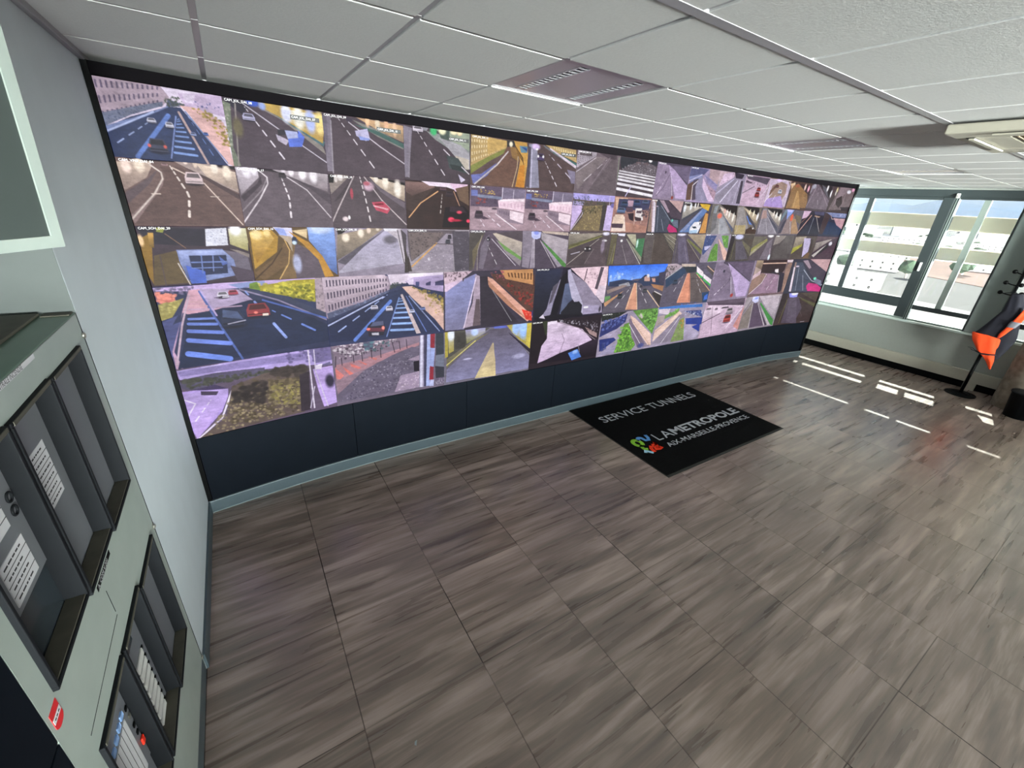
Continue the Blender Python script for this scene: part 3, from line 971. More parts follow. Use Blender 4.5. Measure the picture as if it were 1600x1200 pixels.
P b0a070 | 45 679 486 664 547 982 102 991
P 5c80c8 | 396 324 545 378 827 655 625 628
P 3c2c20 | 535 823 732 721 1008 844 1012 976 547 982
P 3c3c44 | 264 84 856 622 1008 844 585 502
L c8c0c0 6 | 179 396 156 925
E ffffff | 837 775 31 27

2_13
B 666268
P 1a1614 | 197 -3 954 33 1050 514 493 141
g d8d0c0 8c8478 | 258 57 987 348 1027 685 573 366
E fff0e0 | 605 201 29 96
E fffff0 | 743 258 39 123
E fffff0 | 933 315 46 147
P 8c8890 | 62 69 212 45 1000 958 92 973
P a88c84 | 73 99 229 90 331 375 64 420
P 484c58 | 273 216 954 721 1031 925 657 595
P 2c2420 | -93 78 50 39 -93 426
L e0dce0 6 | 313 441 538 967
L d8d0d8 6 | 121 351 98 874
L c8c4cc 6 | 348 309 945 925

2_14
B 5c5860
P 6c8088 | 114 6 275 -21 36 480 -13 348
P 88a0e0 | 197 3 540 -3 383 261 315 538
E c8c8ff | 336 27 147 72
P 8c7c78 | 370 228 637 249 943 940 42 958
P a88864 | 548 357 717 348 1071 937 687 946
E e06040 | 507 306 63 132
P 6c6450 | 611 180 931 234 1008 547 799 450
P 3c3c48 | 162 474 294 366 200 922 42 958
L f0ece8 8 | 481 462 664 946
L 8c8490 6 | 336 366 200 922

2_15
B 25232c
P 3c3428 | -160 -3 103 15 -19 477 -239 345
P d8b8d0 | -29 6 350 0 237 252 13 333
L d8a898 18 | 415 171 -15 940
L a87868 8 | 319 144 -34 547
P 282a34 | 469 204 727 225 1065 907 113 937
P 44445c | 459 -42 969 -3 983 141 566 129
P b09078 | 578 162 842 201 775 243 551 201
L b0b8c8 7 | 557 270 530 925
L c0b8b0 10 | 652 195 1031 871

2_16
B 2c3040
P 3c3030 | -177 42 315 48 252 417 227 901 23 910
P 20304c | 279 378 762 465 1055 757 1090 931 194 922
P 7c88b0 | 56 9 1030 -36 1038 189 410 186
L d8d0e0 12 | 13 0 942 -30
S e8e8ff 12 6 | 381 6 955 6 973 153 442 168
P b89098 | 464 222 1057 225 1092 718 695 508
L d8b8b0 9 | 304 120 396 261 1088 279

3_1
B 3a3038
P 26242e | -4 21 604 48 568 340 114 295
P 8a6a28 | 15 202 123 111 27 961 -13 729
g d8a850 6a5424 | 92 111 139 111 112 358 77 325
E ffd8a0 | 19 232 23 90
P 5a4c30 | 94 482 314 398 362 967 25 979
P 98a040 | 173 33 246 33 219 111 166 96
P e0e4f0 | 604 48 808 27 793 328 577 340
S 8890a8 40 3 | 620 63 804 60 775 313 591 307
g e8e8c0 a8a060 | 825 45 1021 27 986 440 814 313
E ffffff | 891 60 57 99
L 8c6c50 5 | 235 127 387 367
P 6a6470 | 620 377 971 491 988 1000 699 651
P 8a8078 | 879 419 990 491 983 563 804 398
P 8090c0 | 298 395 727 395 821 590 829 873 360 985 302 623
g a8b8e8 3c4c7c | 312 413 725 413 791 518 787 729 331 931
P 28304c | 397 497 754 500 735 831 506 843 397 699
P 4c6cd0 | 348 660 514 777 506 985 360 985
P 5068b0 | 677 512 756 657 695 687
L 6c84c0 9 | 408 614 741 620
L 6c84c0 7 | 395 714 691 720
L 6c84c0 7 | 512 503 491 807
L 7c90c8 6 | 622 509 597 783
L 4c4048 5 | 144 485 129 1009
L d8d0c8 7 | 285 623 348 1000
P 4a404c | 772 693 1008 816 990 982 818 982

3_2
B 5c4828
P b08830 | 34 93 262 39 333 181 295 467 21 780
g f0c868 906820 | 32 111 239 75 287 217 54 675
E ffe8a0 | 98 145 59 88
E ffe090 | 214 111 35 76
P d8d8f8 | 287 6 500 18 503 217 358 145
P 9cb0f0 | 306 21 412 39 440 181 356 163
P e0c898 | 494 72 675 33 660 217
g 90b8ff 5068a0 | 679 -3 1006 -9 989 967 897 840 800 521 681 256
E c8dcff | 836 30 140 93
P 6c5434 | 13 852 324 506 389 289 461 437 370 732 103 1012
P 78603c | 280 988 431 545 473 325 649 367 830 756 863 1000
P 5a5058 | 519 289 773 560 863 1000 477 1045 469 623
P c08c30 | 450 72 677 292 821 560 937 985 824 997 767 636 607 328
E b8c0e0 | 507 702 50 172
L 3c2c1c 9 | 0 982 220 684 356 398
L d8b068 7 | 280 988 406 696 440 437 394 217
C 2c3c60 | 513 247 58 144
E d8f0ff | 507 298 27 36
P b0a088 | 337 145 484 181 471 473 431 289

3_3
B 8c8494
P 1c1818 | 27 0 191 24 52 169
g a89880 6c6458 | 35 142 538 -12 657 15 262 437 0 666
E fff0d8 | 141 199 47 84
E fff0d8 | 346 108 40 82
E ffe8d0 | 456 48 27 63
E e8dcc8 | 577 18 23 36
P 54505a | -2 696 283 407 676 45 611 136 107 762
g b4b0c8 a8a4b4 | 676 45 861 42 947 735 924 768 -17 937 359 407
E 6a6670 | 750 241 103 87
P c8c0c8 | 638 -15 905 -21 985 193 969 705 924 768 855 226
P e8e8f0 | 657 0 863 -3 840 57 676 60
L 3c3840 7 | 861 42 935 753
P 4a4448 | 905 9 987 133 966 867 935 383
P 3a3430 | 958 383 1051 973 939 982

3_4
B 9a949a
P 5c5458 | -4 36 755 21 736 93 435 319 51 729 23 605
P 706460 | 19 81 576 72 418 343 53 705
S 4c4444 80 6 | 21 60 612 72 399 367 53 705
P 948c98 | 435 343 612 96 719 108 738 964 65 943
S b8b0b8 80 5 | 435 367 719 319 729 937 97 931
L d0a060 14 | 452 319 57 840
L 4c4444 6 | 418 331 729 343
P 4c4850 | 710 45 994 39 1026 979 757 991
S 787078 50 4 | 736 69 996 66 1005 952 757 967
C 3c3840 | 666 166 63 100
C 50545c | 639 277 86 99
E e0dce4 | 326 678 21 36
P 3c3430 | -69 364 -8 485 55 955 -53 949

3_5
B 564c58
P 4a4640 | -4 66 282 60 154 449 64 982 5 979
P 686048 | 59 500 265 87 173 398 83 982
P 4c4448 | 402 84 991 -6 1006 265 566 133
g c0b4a0 a49c94 | 423 84 482 69 1008 292 1006 714 659 428
P 8c8488 | 467 214 1010 771 984 913 577 455
P 6c9850 | 507 241 1005 684 1010 771 661 482
P 544a54 | 284 111 402 108 894 910 183 961 173 452
P 706874 | 305 163 364 111 368 319 263 964 183 934 211 425
L a0988c 7 | 226 139 154 503 154 985
D d8d4d8 9 4 | 339 373 562 964
L d8d0dc 7 | 406 214 894 895
C 34303c | 345 211 55 105
E ffffff | 337 229 10 15

3_6
B 4c4450
P 88808c | 3 6 157 -12 233 154 169 979 29 943
g a8a0ac 8c8490 | 214 208 258 181 296 985 192 979
P c8d0ff | 180 15 384 27 373 181 262 238 188 154
E 8c9cf0 | 283 54 52 45
g aca4a8 9c949c | 386 39 1002 232 1027 928 710 584 397 208
P c8b8a8 | 382 -3 983 30 991 117 432 54
P 4c8440 | 399 235 653 497 1027 928 993 988 914 952 558 494
P 9c94a0 | 401 265 914 952 815 979 403 292
P 4c4450 | 260 208 377 235 768 1006 308 985
L e0d8dc 6 | 377 250 754 991
L c0b8c0 6 | 249 208 294 955
L 8c8490 6 | 161 72 62 265

3_7
B 564c4c
g a09888 6c6858 | -7 69 889 27 603 175 21 380
P 5c5c38 | 21 380 755 96 855 120 31 482
L 8c8c50 7 | 29 470 807 120
P 4a4242 | 33 509 809 148 929 331 864 985 29 949
P 544a4c | 563 437 834 148 1019 90 946 657 864 985 454 913
P 4c4640 | 946 657 1040 63 1211 63 1169 663 1108 967
L a8a098 8 | 27 922 746 199
L 8c8480 5 | 639 491 454 913
L c8c4d0 9 | 99 627 303 563
C 3c3838 | 498 476 185 144
E ffffff | 429 482 17 21
E ffffff | 540 482 20 21
E e8e8ff | 916 45 84 54
E ffffff | 893 247 63 30
E 8c8090 | 866 413 48 187

3_8
B 4c4444
P 5c5840 | 63 63 215 90 208 943 38 991
P 5a5258 | 223 142 423 142 1037 976 232 943
P e8e8ff | 232 36 433 33 419 114 242 102
E ffffff | 351 250 31 36
g b8b498 98a080 | 463 57 722 54 818 476 661 331
P 40784c | 772 193 1010 163 1060 623 1007 795 768 503
E c8f0e0 | 808 334 27 127
P 8c9078 | 509 196 1001 768 1031 946 581 331
L d8dcc8 7 | 484 196 980 973
L b0a8a8 5 | 383 389 599 958
L 8c8c50 7 | 198 331 181 943
L 8c8480 5 | 173 331 105 940

3_9
B 44403a
P 5a5450 | -5 78 295 45 293 985 89 946
P 4c443c | 295 45 529 72 953 699 1018 1012 318 955
P 706c5c | 546 12 966 21 997 608 800 395
L 3c3830 7 | 594 99 1044 395
L c8c4b0 5 | 623 99 1008 364
L 3c3830 7 | 716 274 1021 578
L c0bca8 5 | 735 69 1006 214
P 7c7870 | 991 578 1077 395 1176 1018 1012 982
L 7c7464 6 | 299 217 318 955

3_10
B 504a54
E e8e8ff | 153 33 140 54
P 605a6c | 50 123 298 120 653 973 233 988
g a89880 8c8468 | 342 30 1032 21 996 560 616 241
P 6c7040 | 369 151 1004 593 1002 723 430 274
P 4c4448 | 306 151 979 919 620 970
L a8a084 7 | 367 214 1023 952
L a8a0a8 4 | 328 398 561 1000
L 6c6c54 7 | 50 274 75 982

3_11
B 9890a0
P 3c4c78 | 23 63 433 57 290 437 61 753 -35 497
P b8b8d8 | 49 437 316 407 150 563 82 563
S a8a8c8 25 5 | 23 63 433 57 105 657
P 5c8c3c | 438 343 545 343 677 967 292 985 332 596
S 7cb050 60 6 | 412 373 553 373 641 964 326 988
P 5c9040 | 608 54 896 51 990 509 833 473
S 90c060 40 6 | 608 54 896 51 952 506 778 407
P 8c7c84 | 501 184 589 247 927 940 713 967
P e0b8a8 | 511 151 990 642 1039 943 927 940

3_12
B 48443c
P 2c2828 | -31 51 192 48 116 946 1 943
E d8dcff | 358 93 172 94
P 58545c | 251 244 520 244 978 937 425 955
P 68644c | 508 211 953 482 1002 762 661 446
P 50483c | 516 108 1056 172 995 482
L 8c8c50 7 | 203 343 220 916
L 78745c 6 | 541 310 1014 798

3_13
B 544c50
P 686454 | -139 72 605 63 159 485 -17 449
P 88884c | 6 518 630 133 668 238 56 798
P a09c7c | 184 554 655 205 25 834 22 693
E ffffff | 767 33 130 69
P 706870 | 693 310 887 133 1010 967 527 955
L d8b8c0 6 | 899 527 989 967
E e0f4ff | 962 892 54 106

3_14
B 4c4644
P 8c847c | -19 24 549 15 303 310 -10 419
P 5c5854 | 506 15 903 9 1002 759 149 858
P 54504c | 105 491 658 307 893 949 86 934
L 8c8890 6 | -29 60 -13 527

3_15
B 4c443c
g a89c88 7c7460 | -71 81 518 30 386 377 -23 569
P a0a040 | -69 569 415 337 413 452 -59 834
P c0b8d8 | 419 108 758 102 798 684 582 919 486 413
P 6c5438 | 769 723 898 723 896 961 639 958
P 38302c | 716 102 871 175 911 762

3_16
B 40343c
g b0a8a0 6c645c | 38 289 803 72 375 401 25 720
P 5c4c50 | 9 -21 1057 24 818 111 11 211
P 2c2c2c | 554 316 81 880 308 798 681 434
P c0bcb4 | 25 840 570 355 138 922
P 483840 | 766 431 1044 226 1186 964 194 961
E e0e0e8 | 722 313 75 87

4_1
B 2a3250
P c8b0e0 | 1 16 283 12 529 -27 952 -10 949 43 519 80 193 78 1 49
P 8898c8 | 399 27 526 8 621 8 616 54 462 84
S 6c6480 60 5 | 5 18 219 25 169 109 -2 82
P c87060 | 2 82 91 95 100 187 22 195
S e88c78 60 6 | 1 49 110 99 91 185 13 183
P 98904c | 6 202 81 183 144 150 60 362 -2 393
S b0a860 50 5 | 6 202 81 183 144 150 16 397
P 485080 | 92 344 50 451 104 418 0 868 -9 768 3 510 -5 414
P d8a8b8 | 179 64 267 56 444 152 440 298 271 325 142 344 115 315
P c09cb8 | 179 64 114 327 21 778 45 1012 5 996 11 774
P b4a4c4 | 237 51 449 93 508 198 528 239 339 302 272 313
g a89c28 8c8a28 | 555 72 819 16 951 16 936 331 751 224 585 136
S c8c040 130 8 | 569 49 950 29 932 304 609 140
S 6c7020 60 7 | 588 101 946 93 930 329 607 165
P 6c8c30 | 524 31 572 14 586 125 518 91
P a898a0 | 951 4 1048 0 1012 564 934 467
S 7c7078 40 5 | 951 16 1033 12 1009 508 936 440
P 343c54 | 449 93 606 177 746 300 1004 589 1016 508 750 237 609 140
L 8c84a0 8 | 460 95 684 265 1010 605
P 1e2842 | 270 333 505 235 659 261 1012 677 1003 907 15 1000 102 607 141 356
L c8b0c0 8 | 173 121 99 463 16 949
L 4c64a8 10 | 233 86 284 412 392 992
L b8a8d8 8 | 239 74 297 391
L 4c68b8 9 | 587 249 1005 576
D 8ca4e8 16 3 | 492 125 770 1018
D 6c8ce0 12 3 | 636 397 1003 848
L dcb0b8 6 | 169 200 240 212
L dcb0b8 7 | 159 243 256 263
L c8a8c0 8 | 154 290 262 305
L 6c84d0 11 | 141 403 277 422
L 6c88dc 14 | 134 461 285 498
L 6c88e0 18 | 125 547 307 611
L 6c88e0 22 | 112 660 338 765
L 6c8ce8 28 | 93 827 317 967
L a890a8 7 | 306 296 452 300
C e8e4f4 | 357 144 65 90
C b04858 | 418 125 57 67
P 302438 | 298 175 354 158 351 181
P 1a2440 | 449 274 612 379 601 508 507 461
C 8c3438 | 546 368 143 199
P e8d8c8 | 572 424 609 426 606 457 569 453
E f08070 | 531 403 12 16
C 283048 | 386 447 136 231
P 4c5c80 | 337 327 422 368 447 473 327 422
L c8c8e0 5 | 351 514 458 488

4_2
B 2a3250
P e8dcf0 | 495 2 1006 -8 1005 198 663 123
P e0d4e4 | 507 2 691 6 662 144 525 154
P 9c8c9c | -11 -19 402 -16 506 23 536 198 460 298 173 473 13 591 -44 477
g c8b8c4 a0909c | -11 -10 484 2 514 152 414 270 18 508
W 3c3448 20 3 | 19 4 505 45 499 259 17 529
P 4c5470 | 8 508 292 383 512 228 509 282 266 444 13 591
S 6c7894 50 4 | 29 490 499 237 498 280 36 576
P b0a0c8 | 650 123 727 62 1005 39 1004 315 841 251
P d8cce4 | 663 113 727 74 725 173 686 169
P 3c4474 | 745 130 778 132 777 200 744 196
P 3c3c60 | 836 160 883 130 882 198 836 195
P 3c3c60 | 924 146 1005 119 1005 210 922 202
S 3c4840 30 5 | 515 130 625 119 661 210 523 218
P dcb8a8 | 623 196 712 193 867 346 1010 506 1008 973 917 757 708 374
S 8c7c3c 60 7 | 711 204 868 276 1004 409 1003 601 867 393
S a89450 40 6 | 737 218 895 292 1004 385 1002 770 946 689
P 232d4a | 510 261 622 230 708 395 1002 971 763 973 3 946 9 656
P 1c2440 | 9 656 412 335 509 282 195 961 3 936
L b8c4ec 8 | 7 687 459 331
D a0b4e8 8 6 | 12 872 496 302
L 5c80d0 20 | 201 951 518 405
L 6c84c0 7 | 468 955 594 358
D0 8cb0e8 15 8 | 508 872 587 379 710 887 619 362
P c8b8b8 | 607 315 626 307 777 963 736 967
L 5c74b4 6 | 657 344 831 949
L 8c9cc8 7 | 683 346 958 963
C dcdcf0 | 380 477 61 70
C e0e0f4 | 504 514 59 85
C c8d0f0 | 704 589 47 61
C 7c90d0 | 803 558 48 60
P 20202c | 310 761 348 700 446 696 465 839 437 926 315 922
P 4c5470 | 360 702 446 700 449 767 334 765
P 5c2c38 | 303 782 455 813 446 870 307 839
E ff8070 | 317 807 16 19
E ff9080 | 442 809 13 29
P c8c8d4 | 342 870 402 877 401 918 343 905

4_3
B 34303c
P d0b8c4 | 6 -8 289 0 175 144 12 222
S 5c4c54 30 6 | 19 -6 290 12 175 97 19 200
P 8c8cb8 | 19 247 320 49 336 60 210 986 16 975
g 8890c4 7c7c9c | 61 274 320 60 282 541 194 984 16 975 18 434
P d8c0d8 | 12 198 204 123 32 317 12 315
P a898a8 | 320 60 366 88 388 942 286 949 194 971 297 543
L e0d0e8 8 | 328 109 209 961
P 5c5054 | 333 473 372 479 388 942 302 951
P 3c3440 | 366 88 473 95 593 403 480 391
P 28242c | 366 99 450 93 462 290 384 233
P 2c2830 | 375 183 470 265 834 969 397 971
P e0a890 | 450 105 506 146 1010 887 942 975 682 621 461 239
P b07c60 | 451 154 643 459 940 932 682 621 470 278
P 54382c | 480 58 987 105 1023 778 932 765 673 360 522 160
S 8c3028 60 8 | 636 206 988 446 1005 774 725 391
S 3c2820 60 6 | 488 72 991 183 1001 693 671 309
P c89058 | 581 4 964 6 979 286 650 158
W 5c3c20 8 1 | 646 21 965 27 968 259 683 160
S 9c4c58 20 6 | 472 21 629 19 635 181 505 121
P e03828 | 859 726 988 800 996 969 921 928
S ff8060 10 6 | 859 726 988 800 978 967
E 3c3c8c | 1017 833 26 70
L 8c8c90 5 | 510 344 744 926
E 3c3028 | 196 134 6 29

4_4
B 201e2a
P 2c2c3c | -4 10 348 12 336 183 12 93
g 262c40 16181c | -1 43 326 27 306 267 108 953 25 975
P 8c88a0 | 327 216 341 235 260 669 238 883 159 998 97 969 181 765 221 434
P 54505c | 239 348 317 251 235 648 201 696
P 121216 | 336 183 424 33 424 189 319 971 238 883
P 54607c | 397 309 445 296 524 628 464 695 402 891 364 903
P b8b4cc | 414 51 449 35 695 765 699 955 651 872 507 591 426 206
P 8c8498 | 452 70 694 317 840 554 977 782 996 963 713 959 678 724
P a098b4 | 682 763 935 798 982 961 700 965
P e8ccd4 | 448 18 991 2 1016 479 858 595 694 317 548 146
S b89ca8 30 6 | 667 29 856 39 844 461 693 300
L 3c3038 9 | 682 49 663 261
P 4c444c | 880 14 930 25 873 465 829 442
P d8c8d4 | 856 576 893 391 993 401 1017 749 975 763
P e8e8ec | 698 792 767 792 770 833 701 831
P 1a1c20 | 375 868 489 681 621 679 674 761 671 951 393 946
P 141418 | 23 920 301 893 685 953 688 992 63 1000
E 3c3840 | 952 887 17 60
P d8d0e0 | 89 932 139 868 169 963

4_5
B 54505c
P 3c7cf0 | -11 -18 1019 -19 953 200 566 274 36 405
g 2c68e8 78a8f8 | -4 -8 1004 -10 894 257 569 294 42 329
S a8c8ff 10 12 | 35 142 391 146 413 302 52 292
P 2c3850 | 42 329 258 290 513 348 623 218 801 311 936 200 1006 516 759 471 38 424
P c8a090 | 615 278 658 241 714 286 727 368 627 358
P c89884 | 751 307 818 313 832 395 781 391
P e8e8f0 | 654 210 695 214 705 284 668 282
P 3c3c4c | 866 195 998 163 1021 496 904 422
P a87850 | 753 430 1003 494 1007 621 817 518
P 9ca0a8 | 197 401 358 356 400 438 219 461
P 5c8c50 | 4 630 91 621 97 681 17 749
P c8986c | 5 767 374 475 403 457 28 848
P 8c7c74 | 18 498 273 407 352 434 41 578
P 5a5660 | 371 455 468 366 375 959 -2 984 28 848
P 5a5660 | 492 368 586 414 996 986 587 990
P d89c7c | 455 383 487 387 587 990 375 959
L f0d0a8 7 | 464 395 391 961
L f0d0a8 7 | 496 397 586 981
P 34302c | 803 642 865 607 994 704 993 963
L f0d0a8 8 | 708 568 996 986
L e8e0d8 8 | 848 605 994 704
D e0dce0 7 4 | 405 479 148 986
D e0dce0 7 4 | 543 451 784 955
C 3c4448 | 249 640 83 120
C 4c5054 | 666 564 84 93
C 3c4048 | 586 465 49 48
C c8c8cc | 347 395 57 37

4_6
B 585462
P b0a0a8 | -32 18 160 2 301 70 11 331
S 5c5854 40 7 | -34 64 250 31 116 218 16 356
P c8b8a8 | 270 19 557 33 570 95 282 80
P 2c3438 | 303 82 594 97 597 224 420 237
P 2c4058 | 16 356 307 107 384 160 397 235 50 556
L c8d8d8 6 | 13 344 284 93
P 56525e | 397 235 449 214 397 930 108 891 50 556
P 5c5450 | 488 241 597 224 985 702 902 996 591 928
P d89070 | 432 237 488 241 620 959 331 934
L f0c0a0 6 | 425 263 347 897
L 4c3c3c 5 | 483 241 591 928
P f0e4e8 | 591 84 761 233 778 364 621 224
P 40a850 | 609 224 775 350 774 403 616 263
P f0e4ec | 770 272 985 434 985 541 795 391
P 40a850 | 792 377 985 541 1000 609 792 430
L e8b080 7 | 631 276 997 704
P 4c4848 | 799 82 1018 196 1005 354 816 160
L e0b898 8 | 826 95 1005 249
P 28405c | 835 741 991 732 1054 1016 902 996
P 3c6cd0 | 915 831 978 784 997 924 915 942
S 3c64b0 30 6 | 357 949 902 996 926 1109 372 1031
D d8d4dc 6 4 | 636 354 841 823
D d8d4dc 6 4 | 359 259 189 747
C 38485c | 216 422 97 128
L 3c3438 5 | 526 375 784 391

4_7
B 887c90
P 4c4654 | 161 -33 947 -4 966 568 824 471 417 165 181 47
P 7c7084 | 42 93 272 103 391 272 587 938 36 928 10 597
P b8a4cc | 280 37 478 196 970 584 956 951 701 951 481 416
P 605468 | 303 25 934 51 957 539 601 259
D e0d4e4 10 7 | 421 494 100 881
D b8a8c0 6 5 | 175 126 -15 486
L d8d0e0 8 | 440 412 572 936
L 3c3440 5 | 404 218 421 494 204 780
E 30303c | 236 243 23 33
E 9c3430 | 575 893 35 48
P 8cb048 | -205 -148 -37 -142 12 -39 -170 6

4_8
B 6c5858
P b09c90 | 4 -2 185 19 177 292 25 574
g a08c70 706050 | 4 -2 185 19 199 265 -4 167
P d8bcc4 | -17 424 199 265 183 409 -5 570
P 2a1c1c | 181 4 840 10 840 296 786 416 570 405 190 337
L e8c0a8 11 | 193 97 840 103
P e8e0e0 | 574 268 661 259 695 366 587 360
P 2a2a30 | 475 339 578 329 689 395 520 385
P 94788c | 226 354 566 389 734 444 826 949 64 918 149 702
P 947868 | 80 461 256 356 395 424 241 710 29 901 -34 568
P 26222c | 705 350 867 389 994 708 909 926 826 949
L f0e4e8 8 | 370 391 305 626 34 916
D f0e8ec 7 4 | 641 438 455 930
L e0d4dc 6 | 734 444 826 949
P 8c7060 | 860 267 923 86 1062 150 1122 942 945 944
L c8a490 8 | 1068 121 971 930
P d8c8cc | 845 23 1078 14 1043 89 863 86

4_9
B 2c2e3a
P 8c7468 | 73 89 117 91 213 947 153 944
P e8dce8 | 80 212 120 245 213 947 153 944
P 3c4454 | 117 91 278 93 647 644 659 975 228 949
P 3c3440 | 269 62 490 33 1022 424 1101 800 628 481
P a08c98 | 279 47 404 33 559 255 511 286
P c09c9c | 453 2 1072 -14 1008 391
L b8c0d0 8 | 375 313 677 644 1018 792
P 70788c | 706 547 941 654 993 823 785 714
E 70f0c0 | 750 582 35 39
P c82c78 | 623 708 854 751 1020 893 1024 996 655 959 580 805
E d8c8d8 | 173 208 47 22
L 98a0b0 7 | 224 247 324 922
L c0c4d0 5 | 394 473 531 936

5_1
B 5c5064
P b0a0dc | 5 20 433 8 1002 -20 999 272 811 240 517 194 5 179
P 6c6490 | 841 8 1008 -4 1003 210 869 228
P c8bcf0 | 141 22 265 16 252 147 135 73
P 8c80b8 | 12 36 825 34 817 151 14 103
S 605884 50 8 | 665 -16 998 24 987 236 678 165
P 504c64 | -1 149 208 129 519 167 510 278 287 272 55 308 -3 254
S 3c4034 150 8 | 9 153 295 192 568 212 647 212 642 270 58 282
P b8a0e8 | -3 308 165 331 265 377 251 514 198 690 12 1012 -3 841
g b4a0dc c8acf0 | -1 335 265 377 234 563 12 1012
L e8e0f8 6 | 0 419 56 502 -6 667
D e8e0f8 7 4 | 148 492 0 813
P 3c3454 | 55 308 192 288 265 377 140 347
P 3c3448 | 102 343 205 391 187 440 101 399
P 4a4450 | 198 690 254 486 290 359 289 502 204 754
L f0e8ff 9 | 11 1026 190 776 285 415
P 5c5048 | 290 359 512 250 809 270 745 974 167 1004 11 1026 212 788
P 706448 | 528 373 743 399 749 714 501 694
S 4c4430 220 10 | 304 337 779 290 733 935 224 915
S 8c8060 280 6 | 263 520 736 488 733 935 70 1004
S 2c2824 90 12 | 297 419 530 345 475 683 280 587
S 38322c 110 12 | 542 202 811 240 798 419 560 298
S 8c8448 80 7 | 548 442 738 458 726 833 524 736
P 302a30 | 746 369 819 333 790 962 717 960
P c0a8e8 | 849 313 1005 304 1007 929 896 962 869 669
P e8e0f4 | 874 260 926 248 913 335 870 321
P 605c80 | 925 262 987 236 991 284 923 294
E 2c283c | 967 546 35 109
L e0d8ec 8 | 834 6 821 944
L d0c8e0 6 | 876 20 868 351 927 960
L c8c0d8 6 | 845 595 792 931
P 3c3440 | 1 123 14 155 13 208

5_2
B 6a6272
P 807080 | 11 -18 205 -14 512 -10 762 8 760 123 636 192 251 286 25 312
S d0c8d0 130 6 | 17 -16 486 -4 588 32 231 183 42 222
S 3c3440 70 5 | 31 32 588 32 611 137 76 232
P 4c5068 | 264 2 348 10 343 141 270 121
S 4c7078 20 8 | 264 2 485 32 479 179 281 149
P a87c84 | 20 310 349 266 760 123 759 173 371 371 18 647
P e08078 | 18 355 84 500 47 560 19 526
P d87468 | 81 353 168 504 132 516 100 433
P d07068 | 141 313 232 415 208 431 150 375
P c87068 | 202 284 284 369 270 389
P c07068 | 289 248 374 298 360 331
L 2c2430 5 | 34 173 24 335
L 2c2430 5 | 77 208 77 327
L 2c2430 5 | 173 190 174 312
L 2c2430 5 | 244 163 246 308
L 2c2430 5 | 326 113 327 284
L 2c2430 5 | 405 133 405 294
L 2c2430 5 | 509 38 530 240
L 2c2430 5 | 574 54 580 204
L 2c2430 5 | 640 44 644 194
P 8c7480 | 10 571 243 454 528 292 690 206 500 359 174 607 16 796
P 605a6c | 242 480 502 284 691 183 758 224 751 645 568 744 494 960 12 946 21 798
S 8c8898 220 4 | 242 480 635 270 741 375 568 744 481 929 37 933
S 403c50 120 4 | 242 480 635 270 741 375 568 744 481 929 37 933
P 9c8ca0 | 645 401 756 353 754 458 685 425
P a090a8 | 571 667 751 645 745 944 508 952
S c0b0c0 60 5 | 571 667 751 645 745 944 522 944
P 18161e | 698 454 754 444 751 645 701 629
P 9c98b0 | 769 -28 811 -32 796 956 745 948
P d8d8f0 | 777 -26 797 -22 778 954 753 946
P 3c3c54 | 807 -32 838 -26 818 956 792 946
P a4b4e4 | 839 -38 870 -32 851 952 815 954
P 8c2834 | 870 -32 915 -22 905 262 865 238
P 9cace0 | 867 252 913 264 895 607 857 581
P 8c2834 | 857 581 895 607 889 853 848 839
P b8c0e8 | 860 843 896 851 891 968 847 966
P 2c343c | 922 -20 1008 -16 1007 393 919 397
P 6c7484 | 919 397 1007 393 1006 641 910 611
P 2c3038 | 910 597 1006 641 1009 837 915 835
P 5c5468 | 907 831 1009 837 1009 950 903 972
S 9c98a8 40 4 | 915 835 1009 851 1009 950 906 958

5_3
B 6c6a78
P 4a4a40 | 16 -14 366 -10 494 16 368 155 29 508
P a89c3c | 13 -2 45 6 44 458 12 476
g b8b8b0 a89c40 | 45 6 104 4 105 365 52 405
E e8f4ff | 77 63 35 105
P 3c3c34 | 111 20 225 42 228 341 120 341
P 34342c | 141 105 172 111 172 218 142 212
g 9c9cc8 8c8c48 | 225 -10 445 -8 447 89 242 262
E b8d0ff | 327 63 38 63
P 5c5ca0 | 494 2 712 -12 732 62 561 28
P 5c6cc8 | 544 -16 679 -4 680 52 545 40
P a89c48 | 678 -18 999 12 1016 536 848 317
g 9cbcff b8b060 | 765 -2 907 10 962 401 809 220
E a0c4ff | 803 75 43 129
E a0c8ff | 903 125 49 174
P c8b848 | 944 16 995 20 1016 536 945 429
P 5e5a60 | 495 44 715 60 1014 688 1018 972 347 976 13 952 29 591
g 54505c 8484a8 | 495 44 715 60 1016 720 1008 968 20 954 29 702
P 706c50 | 29 508 384 157 496 99 212 365 29 675
P 242028 | 717 145 1017 565 1022 659 737 190
P b8a840 | 735 119 1016 536 1017 565 753 151
P c8b880 | 544 306 569 659 587 994 339 974 458 599
g a89880 d8c890 | 535 304 575 661 587 994 339 974
L d0c870 7 | 29 619 337 230
E b8b8d8 | 253 558 49 17
E a8a8c8 | 863 663 75 49

5_4
B 221c20
P 2c3420 | 143 20 207 6 223 258 179 349
P 1a1618 | 3 18 144 32 215 409 114 643 113 903 15 875
g d8c8dc c8b0d0 | 210 56 391 63 724 282 899 563 701 655 121 893 157 524 222 385
P e8dcec | 209 32 339 30 343 79 221 95
L 8c7c88 6 | 341 56 666 244 958 575
P a88c88 | 756 234 960 411 972 524 847 415
S a8a4b0 60 6 | 304 -2 935 163 977 387 754 208 391 63
S 3c3438 60 6 | 354 -6 932 135 986 470 718 228
L 9c8ca0 8 | 428 325 473 466 423 748
L b8a8c0 5 | 370 470 188 792
P 18141a | 121 907 423 748 701 655 900 577 994 556 1016 960
g 2c2430 141216 | 701 655 994 556 1016 960 745 944
